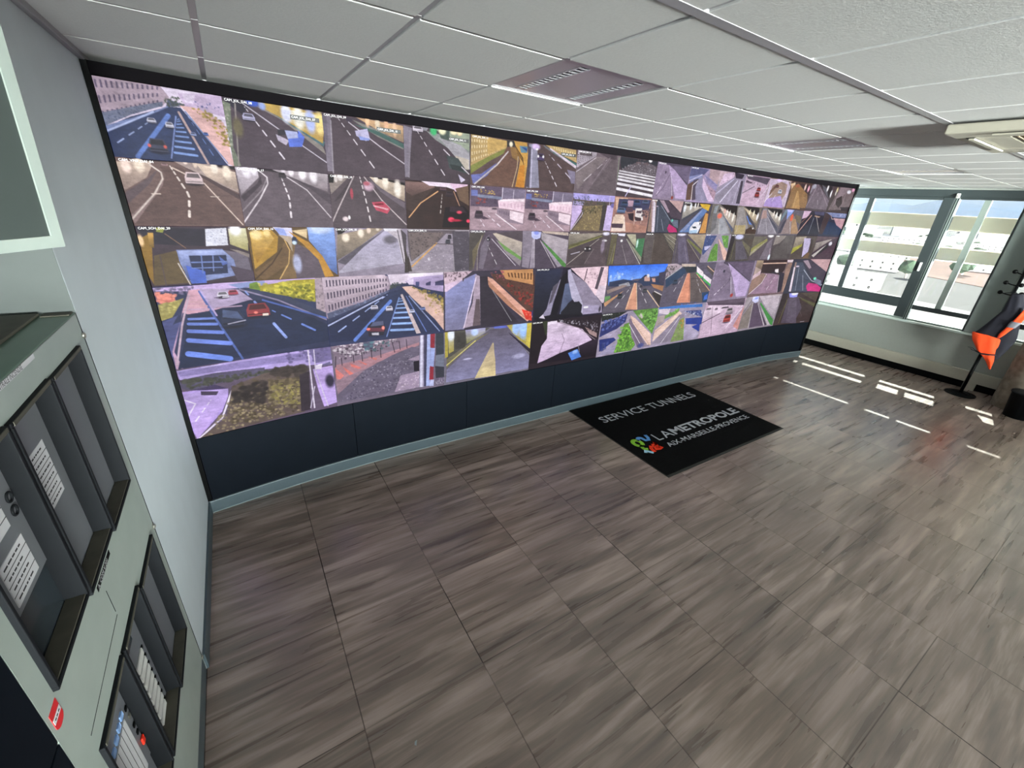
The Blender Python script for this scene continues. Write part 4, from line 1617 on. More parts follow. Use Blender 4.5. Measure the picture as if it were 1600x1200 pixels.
P 4c80d8 | 549 780 688 720 761 921 618 964
E 88b0f0 | 657 782 41 46
L 8c8898 5 | 689 625 723 798

5_5
B 9c94a8
P 1e2420 | -6 -2 307 -6 431 0 282 113 12 177
S 3c4438 40 5 | -6 -2 307 -6 282 113 12 177
P 2c3468 | 18 230 438 56 421 250 239 440 11 532
S 5c6cb0 80 8 | 12 177 417 54 404 274 36 399
P a8a0b8 | 48 512 236 411 333 375 173 567
P 24306c | 17 589 256 585 305 655 175 768 47 881
P 9c98b4 | 199 804 316 744 301 976 36 964
S 3c4880 16 12 | 66 685 228 694 87 891
P 5c8838 | 407 304 508 266 573 597 674 859 604 994 301 976 348 665
S 78c040 170 9 | 355 379 520 353 590 718 679 889 558 982 319 950
S 3c6c28 60 9 | 362 437 523 383 656 885 341 956
P 8c8090 | 475 175 566 218 964 958 758 970 581 657
P 746878 | 468 200 507 181 858 871 734 964 569 565
L e8e4f0 6 | 494 319 812 952
P e8c8b8 | 487 105 584 192 939 645 983 933 910 915 555 302
L c8a890 7 | 493 149 962 942
P 5c8c3c | 514 -2 978 -4 1011 206 964 649 817 438 676 238
S 80c458 120 8 | 652 62 982 26 1011 355 906 577
S 38602c 50 8 | 648 34 982 26 988 502 776 313
S c8c0b8 14 9 | 568 77 705 127 717 216
E 4c5488 | 782 899 61 58

5_6
B 9890a4
P d8ccd8 | 6 30 234 48 226 212 25 151
P 6c9850 | 157 230 426 91 418 183 147 319
S 68a040 60 7 | 152 200 424 75 404 242 143 290
P a89c98 | -8 234 152 200 158 383 -12 502
P e8ccbc | -22 591 438 155 503 226 18 845 -21 899
L c8a898 8 | 438 155 -32 681
P 8c8494 | 455 250 561 266 401 935 -17 933
L f0ecf4 6 | 467 313 179 946
P 80905c | 479 377 573 331 666 960 380 960
S 78a048 60 8 | 506 383 579 363 659 927 401 935
S b08c3c 26 8 | 485 411 585 397 594 716
P a8a0b8 | 585 397 721 421 1003 867 886 976 666 960
P 283c8c | 606 369 990 401 1004 601 638 532
P 283c94 | 789 625 967 562 989 798 823 665
P 3c4880 | 543 171 919 196 990 401 689 256
S c0c8e8 30 7 | 543 171 954 234 961 397 594 304
P 3c74c0 | -4 -30 912 38 930 119 9 44

5_7
B b8a0b4
P 5c4f5c | -7 -16 965 -24 987 218 638 171 48 65
P 4c404c | 44 56 965 135 987 218 52 89
P e0ccdc | 93 105 965 216 745 774 24 929 -4 262
P c8b0c4 | 6 480 434 331 556 171 958 272 668 972 24 929
L 4c4048 9 | 6 567 404 371
L 40343c 5 | 171 159 306 942
L f0e4f0 11 | 949 317 654 827
C 8c8088 | 94 194 117 55
C 8c7c88 | 281 222 73 64
C 544850 | 497 216 188 42
C a89ca4 | 636 327 170 189
C a84038 | 627 544 182 240
P c88c84 | 840 815 996 254 1055 310 1002 942
L d8b8b8 6 | 964 460 957 766

5_8
B 8c848c
P c0b4b4 | 360 -26 970 -12 992 63 455 -2
g c8bcc4 a49ca4 | 344 -4 946 60 972 383 966 760 629 365
P d0d4ff | 183 -22 344 -4 368 165 289 200 177 117
E 9ca8ff | 284 60 50 33
P 9c9498 | -29 0 190 2 158 206 -17 534 -93 405
L 3c3438 7 | 171 93 -1 512
P 7c746c | 198 188 250 220 292 950 2 942 28 540
P 544858 | 243 194 359 210 726 952 317 954
L d8d0d8 6 | 220 192 292 950
L e0d8dc 6 | 378 236 738 954
P 3c3440 | 389 238 814 942 773 960
P b8b0b4 | 428 218 956 964 841 958
P 408840 | 446 196 970 812 986 994 901 931 436 244

5_9
B 3a302c
P 2c2624 | 0 16 150 4 156 327 10 921 -13 917
P 8c90e8 | 173 -32 426 -28 433 149 232 133
E ffffff | 340 18 88 56
P 4c4450 | 195 155 470 127 662 500 583 996 219 950
P 58505c | 240 159 433 149 651 1004 356 968
L 6c6c38 9 | 187 204 150 940
P 4c4c30 | 521 155 1068 405 1060 538 588 236
L 5c5c40 7 | 470 127 1069 484
P 4c4438 | 447 -26 1016 -20 1045 349
L a8a4ac 6 | 752 974 860 966
L 544c50 4 | 656 631 739 772
"""

# ================================================================ VIDEO WALL
KY = [1.340, 1.412, 1.448, 1.460, 1.461]+[1.461]*8+[1.460, 1.448, 1.400, 1.322]
SS_ = np.linspace(0, 16, 641); SY = np.interp(SS_, range(17), KY)
for _ in range(3): SY = np.convolve(np.pad(SY, 20, mode='reflect', reflect_type='odd'), np.ones(31)/31, 'same')[20:-20]
SX = .028+np.r_[0, np.cumsum(np.sqrt(.5243**2-np.gradient(SY, SS_)**2)[:-1]*(16/640))]
def at_s(s):
    """point of the curved screen front at s columns from the left"""
    return float(np.interp(s, SS_, SX)), float(np.interp(s, SS_, SY))
def tang(s):
    a, b = at_s(max(s-.05, 0)), at_s(min(s+.05, 16)); v = Vector((b[0]-a[0], b[1]-a[1], 0)).normalized(); return v
ZR = [2.64, 2.295, 1.962, 1.63, 1.116, .612]
ex, ey = at_s(16); te = tang(16)
END = (ex+te.x*.05, ey+te.y*.05)
def curve_pts(off=0.0, n=64, ext=True):
    pts = [(0.004, KY[0]-.004-off)] if ext else []
    for k in range(n+1):
        s = 16*k/n; x, y = at_s(s); t = tang(s); pts.append((x+t.y*off, y-t.x*off))
    if ext: pts.append((END[0]+te.y*off, END[1]-te.x*off))
    return pts
def curved_slab(bm, f0, f1, z0, z1, ext=True, n=64):
    """slab following the curve between offsets f0 (front) and f1 (rear)"""
    A = curve_pts(f0, n, ext); B = curve_pts(f1, n, ext)
    ra = [[bm.verts.new((p[0], p[1], z)) for p in L] for L, z in ((A, z0), (A, z1), (B, z1), (B, z0))]
    for a in range(4):
        b = (a+1) % 4
        for i in range(len(A)-1): bm.faces.new((ra[a][i], ra[a][i+1], ra[b][i+1], ra[b][i]))
    bm.faces.new([r[0] for r in ra]); bm.faces.new([r[-1] for r in ra][::-1])
vw = thing('video_wall', 'long curved wall of lit traffic camera pictures over a dark slate panel', 'video wall', (4.2, 1.461, 0))
VOFF = Matrix.Translation((-4.2, -1.461, 0))
def vobj(name, bm, m, parent=vw, smooth=False):
    if parent is vw: bm.transform(VOFF)
    return obj(name, bm, m, parent, smooth)
bm = BM(); curved_slab(bm, -.012, -.20, .102, 2.70); housing = vobj('housing', bm, M['blackband'], smooth=False)
bm = BM(); curved_slab(bm, .002, -.011, 2.644, 2.70); tag(vobj('top_band', bm, M['blackband']), 'black band along the top of the video wall')
# lower slate panels, one for every second screen column
for k in range(8):
    A = []; bm = BM()
    s0, s1 = 2*k+.004, 2*k+2-.004; n = 8
    F = [(at_s(s0+(s1-s0)*i/n), tang(s0+(s1-s0)*i/n)) for i in range(n+1)]
    r = [[bm.verts.new((p[0]+t.y*o_, p[1]-t.x*o_, z)) for p, t in F] for o_, z in ((.003, .102), (.003, .609), (-.011, .609), (-.011, .102))]
    for a in range(4):
        for i in range(n): bm.faces.new((r[a][i], r[a][i+1], r[(a+1) % 4][i+1], r[(a+1) % 4][i]))
    bm.faces.new([q[0] for q in r]); bm.faces.new([q[-1] for q in r][::-1])
    vobj('lower_panel', bm, M['navy'])
bm = BM(); box(bm, (.0005, KY[0]-.012, .102), (.026, KY[0]+.06, 2.70)); 
bmesh.ops.translate(bm, verts=bm.verts, vec=(0, 0, 0)); vobj('side_strip', bm, M['black'])
bm = BM(); box(bm, (ex+.002, ey-.014, .102), (END[0]+.004, ey+.10, 2.70)); vobj('side_strip', bm, M['black'])
# plinth rail at the floor
bm = BM(); curved_slab(bm, .010, -.19, 0, .094, n=64); bb = struct('baseboard_front', bm, M['alu'])
bm = BM(); curved_slab(bm, .014, -.01, .094, .101, n=64); obj('edge_strip', bm, M['aluedge'], bb)
bm = BM(); curved_slab(bm, .014, -.0, 0, .006, n=64); obj('edge_strip', bm, M['aluedge'], bb)

FEEDS = parse_feeds(FEED_TEXT)
def srgb2lin(a): return np.where(a <= .04045, a/12.92, ((a+.055)/1.055)**2.4)
NAMES = {'1_1': 'boulevard with stone facades and cars', '1_2': 'tunnel with a blue and white car', '1_3': 'tunnel with a pale blurred car', '1_4': 'tunnel with a dark van at the right',
 '1_5': 'yellow lit tunnel bend', '1_6': 'tunnel with a dark car coming', '1_7': 'grey empty road', '1_8': 'white zebra stripes', '1_9': 'mauve motorway slip road', '1_10': 'mauve curved ramps',
 '1_11': 'pale straight ramp', '1_12': 'pink road with a red car', '1_13': 'rounded tunnel mouth with a white car', '1_14': 'amber tunnel', '1_15': 'grey tunnel with wall lights', '1_16': 'dark tunnel bend',
 '2_1': 'brown lit tunnel curve with a pale van', '2_2': 'grey tunnel curve', '2_3': 'tunnel with a red blurred car', '2_4': 'dark tunnel with red tail lights', '2_5': 'mauve road beside a pink noise wall',
 '2_6': 'same mauve road and pink noise wall, the right-hand one of the pair', '2_7': 'green bank between two roads', '2_8': 'car queue seen from above', '2_9': 'tunnel exit with a magenta vehicle', '2_10': 'tunnel with a white car on a blue lane',
 '2_11': 'tunnel with a red glow and lamps at the right', '2_12': 'tunnel with a blue strip at the right', '2_13': 'grey tunnel with lamps at the right', '2_14': 'tunnel with an orange red light', '2_15': 'dark road fork', '2_16': 'dark blue road and pink ground',
 '3_1': 'blurred blue lorry in a tunnel', '3_2': 'amber and blue tunnel bend', '3_3': 'wide grey tunnel road', '3_4': 'grey cutting with two cars', '3_5': 'cutting with a green strip', '3_6': 'straight cutting with a bright green strip',
 '3_7': 'olive tunnel with a dark car', '3_8': 'tunnel beside a green wall', '3_9': 'dim tunnel with wall patterns', '3_10': 'dim tunnel with a bright mouth', '3_11': 'road between green banks', '3_12': 'dark tunnel with a white mouth',
 '3_13': 'tunnel with a yellow green kerb', '3_14': 'dim grey tunnel', '3_15': 'tunnel with a pale patch', '3_16': 'dark tunnel with a white streak',
 '4_1': 'blue road with a red and a dark car', '4_2': 'large boulevard with stone facades', '4_3': 'underpass ramp beside an orange wall', '4_4': 'shadowed ramp and pale pavement', '4_5': 'motorway under a blue sky',
 '4_6': 'motorway with an orange median', '4_7': 'large mauve slip road', '4_8': 'covered tunnel mouth with a white van', '4_9': 'large magenta vehicle at a tunnel exit',
 '5_1': 'mauve roads around a shrubby bank', '5_2': 'cobbled street with a red and white barrier', '5_3': 'yellow and blue tunnel road', '5_4': 'white curved road in the dark', '5_5': 'road between green trees at the left',
 '5_6': 'road between green trees at the right', '5_7': 'pink road with a red and a grey car', '5_8': 'cutting with a green kerb', '5_9': 'dark tunnel with a blue mouth'}
CAPS = {'2_1': 'CAM_VPO_DAI_04', '3_1': 'CAM_SCH_DAI_20', '3_2': 'CAM_SCH_DAI_16', '3_3': 'CAM_SCH_DAI_18', '3_4': 'CAM_SCH_DAI_15', '3_5': 'CAM_JOL_DAI_11', '1_2': 'CAM_JOL_DAI_08', '2_3': 'CAM_SCH_DAI_19', '2_2': 'CAM_SCH_DAI_17',
 '1_3': 'CAM_JOL_DAI_09', '1_5': 'CAM_JOL_DAI_12', '1_7': 'CAM_JOL_DAI_14', '1_9': 'CAM_JOL_DAI', '1_10': 'CAM_VPO_DAI', '1_12': 'CAM_VPO_DAI', '2_5': 'CAM_VPO_DAI', '2_6': 'CAM_VPO_DAI', '2_10': 'CAM_SCH_DAI', '2_9': 'CAM_SCH',
 '3_7': 'CAM_JOL_DAI', '3_8': 'CAM_JOL_DAI', '3_9': 'CAM_JOL_DAI', '3_11': 'CAM_VPO', '3_12': 'CAM_VPO', '3_14': 'CAM_JOL', '4_4': 'CAM_VPO_DAI_21', '5_4': 'CAM_VPO_DAI', '5_5': 'CAM_VPO_DAI_22'}
CAPS_R = {'1_2': 'CAM_JOL_DAI_07', '1_3': 'CAM_JOL_DAI_10', '1_4': 'CAM_JOL_DAI_11', '1_6': 'CAM_JOL_DAI_13'}
for r in range(5):
    nc = 16 if r < 3 else 9; wid = .5243*16/nc; hgt = ZR[r]-ZR[r+1]; asp = wid/hgt
    for c in range(nc):
        key = '%d_%d' % (r+1, c+1)
        s0, s1 = 16*c/nc, 16*(c+1)/nc; sm = (s0+s1)/2; dist = math.hypot(at_s(sm)[0]-.47, at_s(sm)[1]+1.81)
        W = int(max(72, min(330, (1 if r < 3 else 1.75)*430/dist**.75))); Hh = int(W/asp)
        px = srgb2lin(np.clip(paint_feed(FEEDS[key], W, Hh, asp, (r+1)*20+c+1, FEEDS)*.94+np.array([.062, .05, .066]), 0, 1))
        g = .0035*1.0
        u = (np.arange(W+1))/W; us = s0+(s1-s0)*u
        X = np.interp(us, SS_, SX); Y = np.interp(us, SS_, SY)-.001
        Z = ZR[r]-hgt*np.arange(Hh+1)/Hh
        co = np.zeros((Hh+1, W+1, 3)); co[..., 0] = X-4.2; co[..., 1] = Y-1.461; co[..., 2] = Z[:, None]
        nf = W*Hh; idx = np.arange((Hh+1)*(W+1)).reshape(Hh+1, W+1)
        quads = np.stack([idx[:-1, :-1], idx[1:, :-1], idx[1:, 1:], idx[:-1, 1:]], -1).reshape(-1, 4)
        # back rim gives the tile its thickness
        rim_i = np.r_[idx[0, :], idx[1:, -1], idx[-1, :-1][::-1], idx[1:-1, 0][::-1]]
        flat = co.reshape(-1, 3); rim = flat[rim_i].copy(); rim[:, 1] += .010
        nv0 = len(flat); allv = np.vstack([flat, rim]); nr = len(rim_i)
        k = np.arange(nr); k2 = (k+1) % nr
        rq = np.stack([rim_i[k], rim_i[k2], nv0+k2, nv0+k], -1)
        fq = np.vstack([quads, rq])
        me = bpy.data.meshes.new('camera_feed'); me.vertices.add(len(allv)); me.vertices.foreach_set('co', allv.astype(np.float32).ravel())
        me.loops.add(fq.size); me.loops.foreach_set('vertex_index', fq.astype(np.int32).ravel())
        me.polygons.add(len(fq)); me.polygons.foreach_set('loop_start', np.arange(0, fq.size, 4, dtype=np.int32)); me.polygons.foreach_set('loop_total', np.full(len(fq), 4, np.int32))
        me.materials.append(M['feed']); me.materials.append(M['black'])
        mi = np.zeros(len(fq), np.int32); mi[nf:] = 1; me.polygons.foreach_set('material_index', mi)
        me.update(calc_edges=True)
        ca = me.color_attributes.new('picture', 'FLOAT_COLOR', 'POINT')
        pp = np.pad(px, ((0, 1), (0, 1), (0, 0)), mode='edge'); pq = np.pad(px, ((1, 0), (1, 0), (0, 0)), mode='edge')
        pv = (pp+pq)/2 if False else pp
        cc = np.ones((len(allv), 4), np.float32); cc[:nv0, :3] = pv.reshape(-1, 3); cc[nv0:, :3] = .01
        ca.data.foreach_set('color', cc.ravel())
        o = bpy.data.objects.new('camera_feed', me); COL.objects.link(o); o.parent = vw; o['label'] = 'camera picture: '+NAMES[key]
        for txt, right in ((CAPS.get(key), False), (CAPS_R.get(key), True)):
            if not txt: continue
            sz = .0172
            su = s0+.02 if not right else s1-.34
            p = at_s(su); t = tang(su+.15); zc = ZR[r]-(.017 if not right else .055)
            base = (p[0]-4.2+t.y*.004, p[1]-1.461-t.x*.004-.001, zc)
            cap = text_obj('caption', txt, sz, M['caption'], o, frame_mat(base, t, (0, 0, 1)))
            if right:
                b = BM(); L = .165
                b_ = (base[0]-t.x*.006, base[1]-t.y*.006+.002, zc-.007)
                vs = [Vector(b_), Vector(b_)+t*L, Vector(b_)+t*L+Vector((0, 0, .024)), Vector(b_)+Vector((0, 0, .024))]
                prism_n = Vector((t.y, -t.x, 0))*.0008
                fr = [b.verts.new(v+prism_n) for v in vs]; bk = [b.verts.new(v-prism_n) for v in vs]
                b.faces.new(fr); b.faces.new(bk[::-1])
                for i in range(4): b.faces.new((fr[i], bk[i], bk[(i+1) % 4], fr[(i+1) % 4]))
                obj('caption_bar', b, M['capback'], o)

# ================================================================ FIRE ALARM CABINET
fp = thing('alarm_cabinet', 'tall pale steel fire alarm cabinet with six dark instrument bays', 'cabinet', (0, -.45, 0))
def fobj(name, bm, m, parent=None, smooth=False):
    if parent is None: bm.transform(Matrix.Translation((0, .45, 0))); parent = fp
    else: bm.transform(Matrix.Translation((0, .45, 0)))
    return obj(name, bm, m, parent, smooth)
BAYS = [(-.338, -.052, 1.205, 1.722), (-.618, -.348, 1.222, 1.727), (-.892, -.628, 1.238, 1.730), (-.325, -.040, .405, .945), (-.595, -.337, .432, .975), (-.868, -.608, .440, .980)]
# front sheet with six openings
bm = BM()
ys = sorted({-.95, .043}|{v for b in BAYS for v in b[:2]}); 
def front_sheet(bm, x0, x1):
    def blocked(y0, y1, z0, z1):
        ym, zm = (y0+y1)/2, (z0+z1)/2
        return any(b[0] < ym < b[1] and b[2] < zm < b[3] for b in BAYS)
    zs = sorted({.10, 1.80}|{v for b in BAYS for v in b[2:]})
    for a, b_ in zip(ys[:-1], ys[1:]):
        run = None
        for c, d in zip(zs[:-1], zs[1:]):
            if blocked(a, b_, c, d):
                if run: box(bm, (x0, a, run[0]), (x1, b_, run[1])); run = None
            else: run = (run[0] if run else c, d)
        if run: box(bm, (x0, a, run[0]), (x1, b_, run[1]))
front_sheet(bm, -.016, 0)
bmesh.ops.remove_doubles(bm, verts=bm.verts, dist=1e-5)
fobj('front_panel', bm, M['steel'])
bm = BM(); box(bm, (-.62, .028, .0), (-.017, .043, 1.795)); box(bm, (-.62, -.95, 0), (-.017, -.935, 1.795)); box(bm, (-.62, -.95, 0), (-.605, .043, 1.795)); box(bm, (-.60, -.93, 0), (-.017, .025, .10)); fobj('casing', bm, M['steel'])
bm = BM(); box(bm, (-.62, -.95, 1.796), (0, .043, 1.803), bev=.003); fobj('top_sheet', bm, M['steeltop'])
bm = BM(); box(bm, (-.58, -.93, 1.8035), (-.075, .055-.03, 1.812), bev=.003); tag(fobj('lid', bm, M['rim']), 'dark raised lid on top of the cabinet')
bm = BM(); box(bm, (-.07, -.0, 1.8035), (-.004, .040, 1.807), bev=.0015); fobj('corner_plate', bm, M['rim'])
bm = BM(); box(bm, (-.010, .0435, .10), (.001, .0475, 1.80)); fobj('edge_gap', bm, M['dark'])  # dark strip stands in for the shaded gap beside the wall
bm = BM(); box(bm, (-.02, -.95, .0), (-.001, .043, .099)); fobj('kick_plate', bm, M['alu'])
for z in (1.729, .926, .115):
    bm = BM(); lathe(bm, [(.004, 0), (.010, .001), (.010, .006), (.006, .009), (.0, .0095)], n=14)
    bmesh.ops.rotate(bm, verts=bm.verts, cent=(0, 0, 0), matrix=Matrix.Rotation(math.pi/2, 3, 'Y')); bmesh.ops.translate(bm, verts=bm.verts, vec=(.0, .033, z)); fobj('bolt', bm, M['chrome'], None, True)
def flat(bm, y0, y1, z0, z1, x, t=.0015, bev=0): box(bm, (x, y0, z0), (x+t, y1, z1), bev=bev)
DP = .032
for bi, (y0, y1, z0, z1) in enumerate(BAYS):
    bm = BM(); w = .011
    # collar: rim on the sheet plus the four inner walls
    for a, b_ in (((y0, z0), (y1, z0+w)), ((y0, z1-w), (y1, z1)), ((y0, z0+w), (y0+w, z1-w)), ((y1-w, z0+w), (y1, z1-w))):
        box(bm, (-DP-.02, a[0], a[1]), (.010, b_[0], b_[1]), bev=.002)
    bay = fobj('instrument_bay', bm, M['dark'])
    bm = BM(); box(bm, (-DP+.002, y0+w+.0005, z0+w), (.006, y1-w-.0005, z0+w+.004)); fobj('dusty_sill', bm, M['rim'], bay)
    bm = BM(); box(bm, (.0002, y0+w, z1-w+.0005), (.0115, y1-w, z1-.001)); fobj('dusty_lip', bm, M['rim'], bay)
    glass = 'glass_grey'
    bm = BM(); box(bm, (-DP-.012, y0+w, z0+w), (-DP, y1-w, z1-w)); fobj('window', bm, M['glass_grey'] if bi != 2 else M['glass_dark'], bay)
    xf = -DP
    if bi == 1 or bi == 2:
        if bi == 1: P_ = [(-.512, -.41, 1.432, 1.588, 6)]
        else: P_ = [(-.800, -.682, 1.40, 1.50, 4), (-.840, -.700, 1.535, 1.655, 5)]
        if bi == 2:
            bm = BM(); box(bm, (xf, y0+w, 1.385), (xf+.006, y1-w, z1-w)); fobj('grey_insert', bm, M['glass_grey'], bay); xf += .006
            for yy, zz in ((-.660, 1.580), (-.664, 1.548)):
                bm = BM(); tube(bm, [(xf+.002, yy+.011*math.cos(a), zz+.011*math.sin(a)) for a in np.linspace(0, 6.28, 20)], .0025, 6); fobj('ring_mark', bm, M['dark'], bay)
        for (a, b_, c, d, n) in P_:
            bm = BM(); flat(bm, a, b_, c, d, xf); fobj('paper_label', bm, M['paper'], bay)
            bm = BM()
            for k in range(1, n): flat(bm, a, b_, c+(d-c)*k/n-.0008, c+(d-c)*k/n+.0008, xf+.0015, .0004)
            rr = random.Random(bi)
            for k in range(n):
                q = a+.012
                zc = c+(d-c)*(k+.42)/n
                for _ in range(5):
                    L = rr.uniform(.006, .018)
                    if q+L > b_-.008: break
                    flat(bm, q, q+L, zc, zc+.004, xf+.0015, .0004); q += L+.004
            fobj('label_lines', bm, M['ink'], bay)
    if bi == 3:
        bm = BM(); tube(bm, [(xf+.003, -.185+.010*math.cos(a), .835+.010*math.sin(a)) for a in np.linspace(0, 6.28, 18)], .0022, 6); fobj('lock_ring', bm, M['chrome'], bay)
    if bi == 4:
        for k in range(8):
            z = .755-.0405*k
            bm = BM(); box(bm, (xf, -.478, z-.028), (xf+.006, -.392, z), bev=.002); fobj('white_key', bm, M['white'], bay)
            bm = BM(); box(bm, (xf, -.384, z-.018), (xf+.003, -.374, z-.006)); fobj('key_lamp', bm, M['black'], bay)
        bm = BM(); box(bm, (xf, -.575, .835), (xf+.004, -.42, .905), bev=.003); fobj('card_slot', bm, M['glass_dark'], bay)
    if bi == 5:
        bm = BM(); box(bm, (xf, -.79, .545), (xf+.005, -.62, .865), bev=.003); fobj('control_plate', bm, M['glass_grey'], bay)
        for k in range(4):
            bm = BM(); box(bm, (xf+.005, -.785+.033*k, .812), (xf+.009, -.762+.033*k, .832), bev=.004); fobj('blue_button', bm, M['bluebtn'], bay)
        bm = BM(); flat(bm, -.785, -.665, .56, .795, xf+.005); fobj('paper_label', bm, M['paper'], bay)
        bm = BM()
        for k in range(1, 5): flat(bm, -.785+.024*k-.0008, -.785+.024*k+.0008, .56, .795, xf+.0066, .0004)
        fobj('label_lines', bm, M['ink'], bay)
        bm = BM(); box(bm, (xf+.005, -.645, .622), (xf+.012, -.625, .652), bev=.004); fobj('red_button', bm, M['redbtn'], bay)
        for zz, mm in ((.80, 'black'), (.765, 'chrome'), (.72, 'black'), (.685, 'black')):
            bm = BM(); box(bm, (xf+.005, -.645, zz-.008), (xf+.009, -.63, zz+.008), bev=.003); fobj('indicator', bm, M[mm], bay)
# labels and stickers on the sheet
bm = BM(); flat(bm, -.66, -.358, 1.786, 1.7985, .0, .0006); strip = fobj('name_strip', bm, M['paper'])
text_obj('name_lettering', 'CENTRALE INCENDIE', .0165, M['ink'], strip, frame_mat((.0009, -.645+.45+.045, 1.7875), (0, 1, 0), (0, 0, 1)))
bm = BM(); flat(bm, -.563, -.409, 1.181, 1.197, .0, .0006); strip = fobj('black_label', bm, M['black'])
text_obj('label_lettering', 'A. COM V.201', .019, M['paper'], strip, frame_mat((.0009, -.555+.45, 1.1825), (0, 1, 0), (0, 0, 1)))
bm = BM(); box(bm, (0, -.5245, 1.062), (.0008, -.523, 1.145)); flat_ = box(bm, (0, -.865, 1.0475), (.0008, -.5235, 1.049)); bmesh.ops.rotate(bm, verts=flat_, cent=(0, -.5235, 1.062), matrix=Matrix.Rotation(math.radians(2.2), 3, 'X')); fobj('flap_outline', bm, M['dark'])
pts = [(-.938, 1.176+.052)]+[(-.897, 1.229)]+[(-.897, 1.186)]+[(-.897-.02+.02*math.cos(a), 1.186-.013*math.sin(a)) for a in np.linspace(.3, 2.8, 7)]+[(-.938, 1.186)]
bm = BM(); prism(bm, pts, 0, .0, .0008); st = tag(fobj('red_sticker', bm, M['red']), 'small red and white sticker')
bm = BM(); prism(bm, [(-.936, 1.196), (-.899, 1.196), (-.899, 1.209), (-.936, 1.209)], 0, .0008, .0014); fobj('white_bar', bm, M['paper'], st)
bm = BM()
for a in (-.93, -.921, -.911): prism(bm, [(a, 1.201), (a+.006, 1.201), (a+.006, 1.204), (a, 1.204)], 0, .0014, .0018)
fobj('sticker_marks', bm, M['ink'], st)
# neighbouring dark cabinet
dc = thing('dark_cabinet', 'dark slate cabinet at the left edge beside the pale alarm cabinet', 'cabinet', (-.3, -1.3, 0))
def dobj(name, bm, m, parent=None):
    bm.transform(Matrix.Translation((.3, 1.3, 0))); return obj(name, bm, m, parent or dc)
bm = BM(); box(bm, (-.62, -1.62, 0), (-.02, -.9515, 1.78), bev=.004); dobj('body', bm, M['navy'])
bm = BM(); box(bm, (-.0195, -1.61, .05), (.0005, -.9515, 1.160), bev=.002); d = dobj('door', bm, M['navy'])
bm = BM(); box(bm, (-.0195, -1.61, 1.166), (.0005, -.9515, 1.775), bev=.002); dobj('door', bm, M['navy'])
bm = BM(); box(bm, (.001, -1.57, .6), (.02, -1.555, .75), bev=.004); dobj('handle', bm, M['chrome'], d)

# ================================================================ FRAMED SCREEN ABOVE THE CABINET
hh = Vector((.495, .869, 0)).normalized(); vv = Vector((-.054, .031, -.998)).normalized(); nn = hh.cross(vv).normalized()
if nn.x < 0: nn = -nn
O_ = Vector((.058, -.076, 2.020)); SW, SH = .74, .60
ms = thing('framed_screen', 'dark screen with a white mitred frame, tilted above the alarm cabinet', 'screen', tuple(O_-hh*SW/2-vv*SH/2))
def P3(u, v, w): return (O_+hh*u+vv*v+nn*w)-ms.location
def slab(bm, quad, w0, w1):
    A = [bm.verts.new(P3(u, v, w0)) for u, v in quad]; B = [bm.verts.new(P3(u, v, w1)) for u, v in quad]
    bm.faces.new(A); bm.faces.new(B[::-1])
    for i in range(len(quad)): bm.faces.new((A[i], B[i], B[(i+1) % 4], A[(i+1) % 4]))
bm = BM(); w = .031
o4 = [(0, 0), (-SW, 0), (-SW, -SH), (0, -SH)]; i4 = [(-w, -w), (-SW+w, -w), (-SW+w, -SH+w), (-w, -SH+w)]
for i in range(4): 
    j = (i+1) % 4; slab(bm, [o4[i], o4[j], i4[j], i4[i]], -.012, .004)
obj('white_frame', bm, M['steel'], ms)
bm = BM(); slab(bm, i4, -.010, .000); obj('dark_glass', bm, mat('dark_glossy_screen', '414846', 0.3, noise=0.1, nscale=2, spec=0.15), ms)
bm = BM(); slab(bm, [(-.02, -.02), (-SW+.02, -.02), (-SW+.02, -SH+.02), (-.02, -SH+.02)], -.04, -.0125); obj('back_shell', bm, M['dark'], ms)
bm = BM(); c = P3(-SW/2, -SH/2, -.04); wallp = Vector((RD, (ms.location.y+c.y), (ms.location.z+c.z)))-ms.location
tube(bm, [c, c-nn*.06, (c-nn*.06+wallp)/2+Vector((0, .05, 0)), wallp], .018, 10); obj('arm', bm, M['dark'], ms)
bm = BM(); box(bm, (wallp.x, wallp.y-.06, wallp.z-.08), (wallp.x+.012, wallp.y+.06, wallp.z+.08), bev=.003); obj('wall_plate', bm, M['dark'], ms)

# ================================================================ FLOOR MAT
mt = thing('door_mat', 'black carpet mat reading SERVICE TUNNELS on the wood floor', 'mat', (4.425, .745, 0))
def mobj(name, bm, m, parent=None):
    bm.transform(Matrix.Translation((-4.425, -.745, 0))); return obj(name, bm, m, parent or mt)
bm = BM(); box(bm, (3.430, .018, 0.0003), (5.418, 1.448, .005), bev=.002); mobj('rubber_border', bm, M['rubber'])
bm = BM(); box(bm, (3.440, .045, .005), (5.408, 1.440, .010), bev=.002); pile = mobj('pile', bm, M['mat'])
def mtext(name, s, x0, x1, y0, cap, wgt=0.0, m='lettering'):
    o = text_obj(name, s, 1.0, M[m], None, Matrix.Identity(4), weight=wgt)
    v = np.array([p.co[:] for p in o.data.vertices]); mn, mx = v.min(0), v.max(0)
    sx_, sy_ = (x1-x0)/(mx[0]-mn[0]), cap/(mx[1]-mn[1])
    o.data.transform(Matrix.Translation((x0-4.425, y0-.745, .0106)) @ Matrix.Diagonal((sx_, sy_, 1, 1)) @ Matrix.Translation((-mn[0], -mn[1], 0)))
    o.parent = mt; return o
mtext('lettering', 'SERVICE TUNNELS', 3.605, 5.235, 1.030, .127, .004)
mtext('lettering', 'L', 3.870, 3.945, .492, .125, .0); mtext('lettering', 'A', 3.975, 4.120, .492, .125, .0)
mtext('lettering', 'METROPOLE', 4.135, 5.330, .492, .125, .03)
mtext('lettering', 'AiX-MARSEiLLE-PROVENCE', 3.868, 5.300, .355, .072, .006)
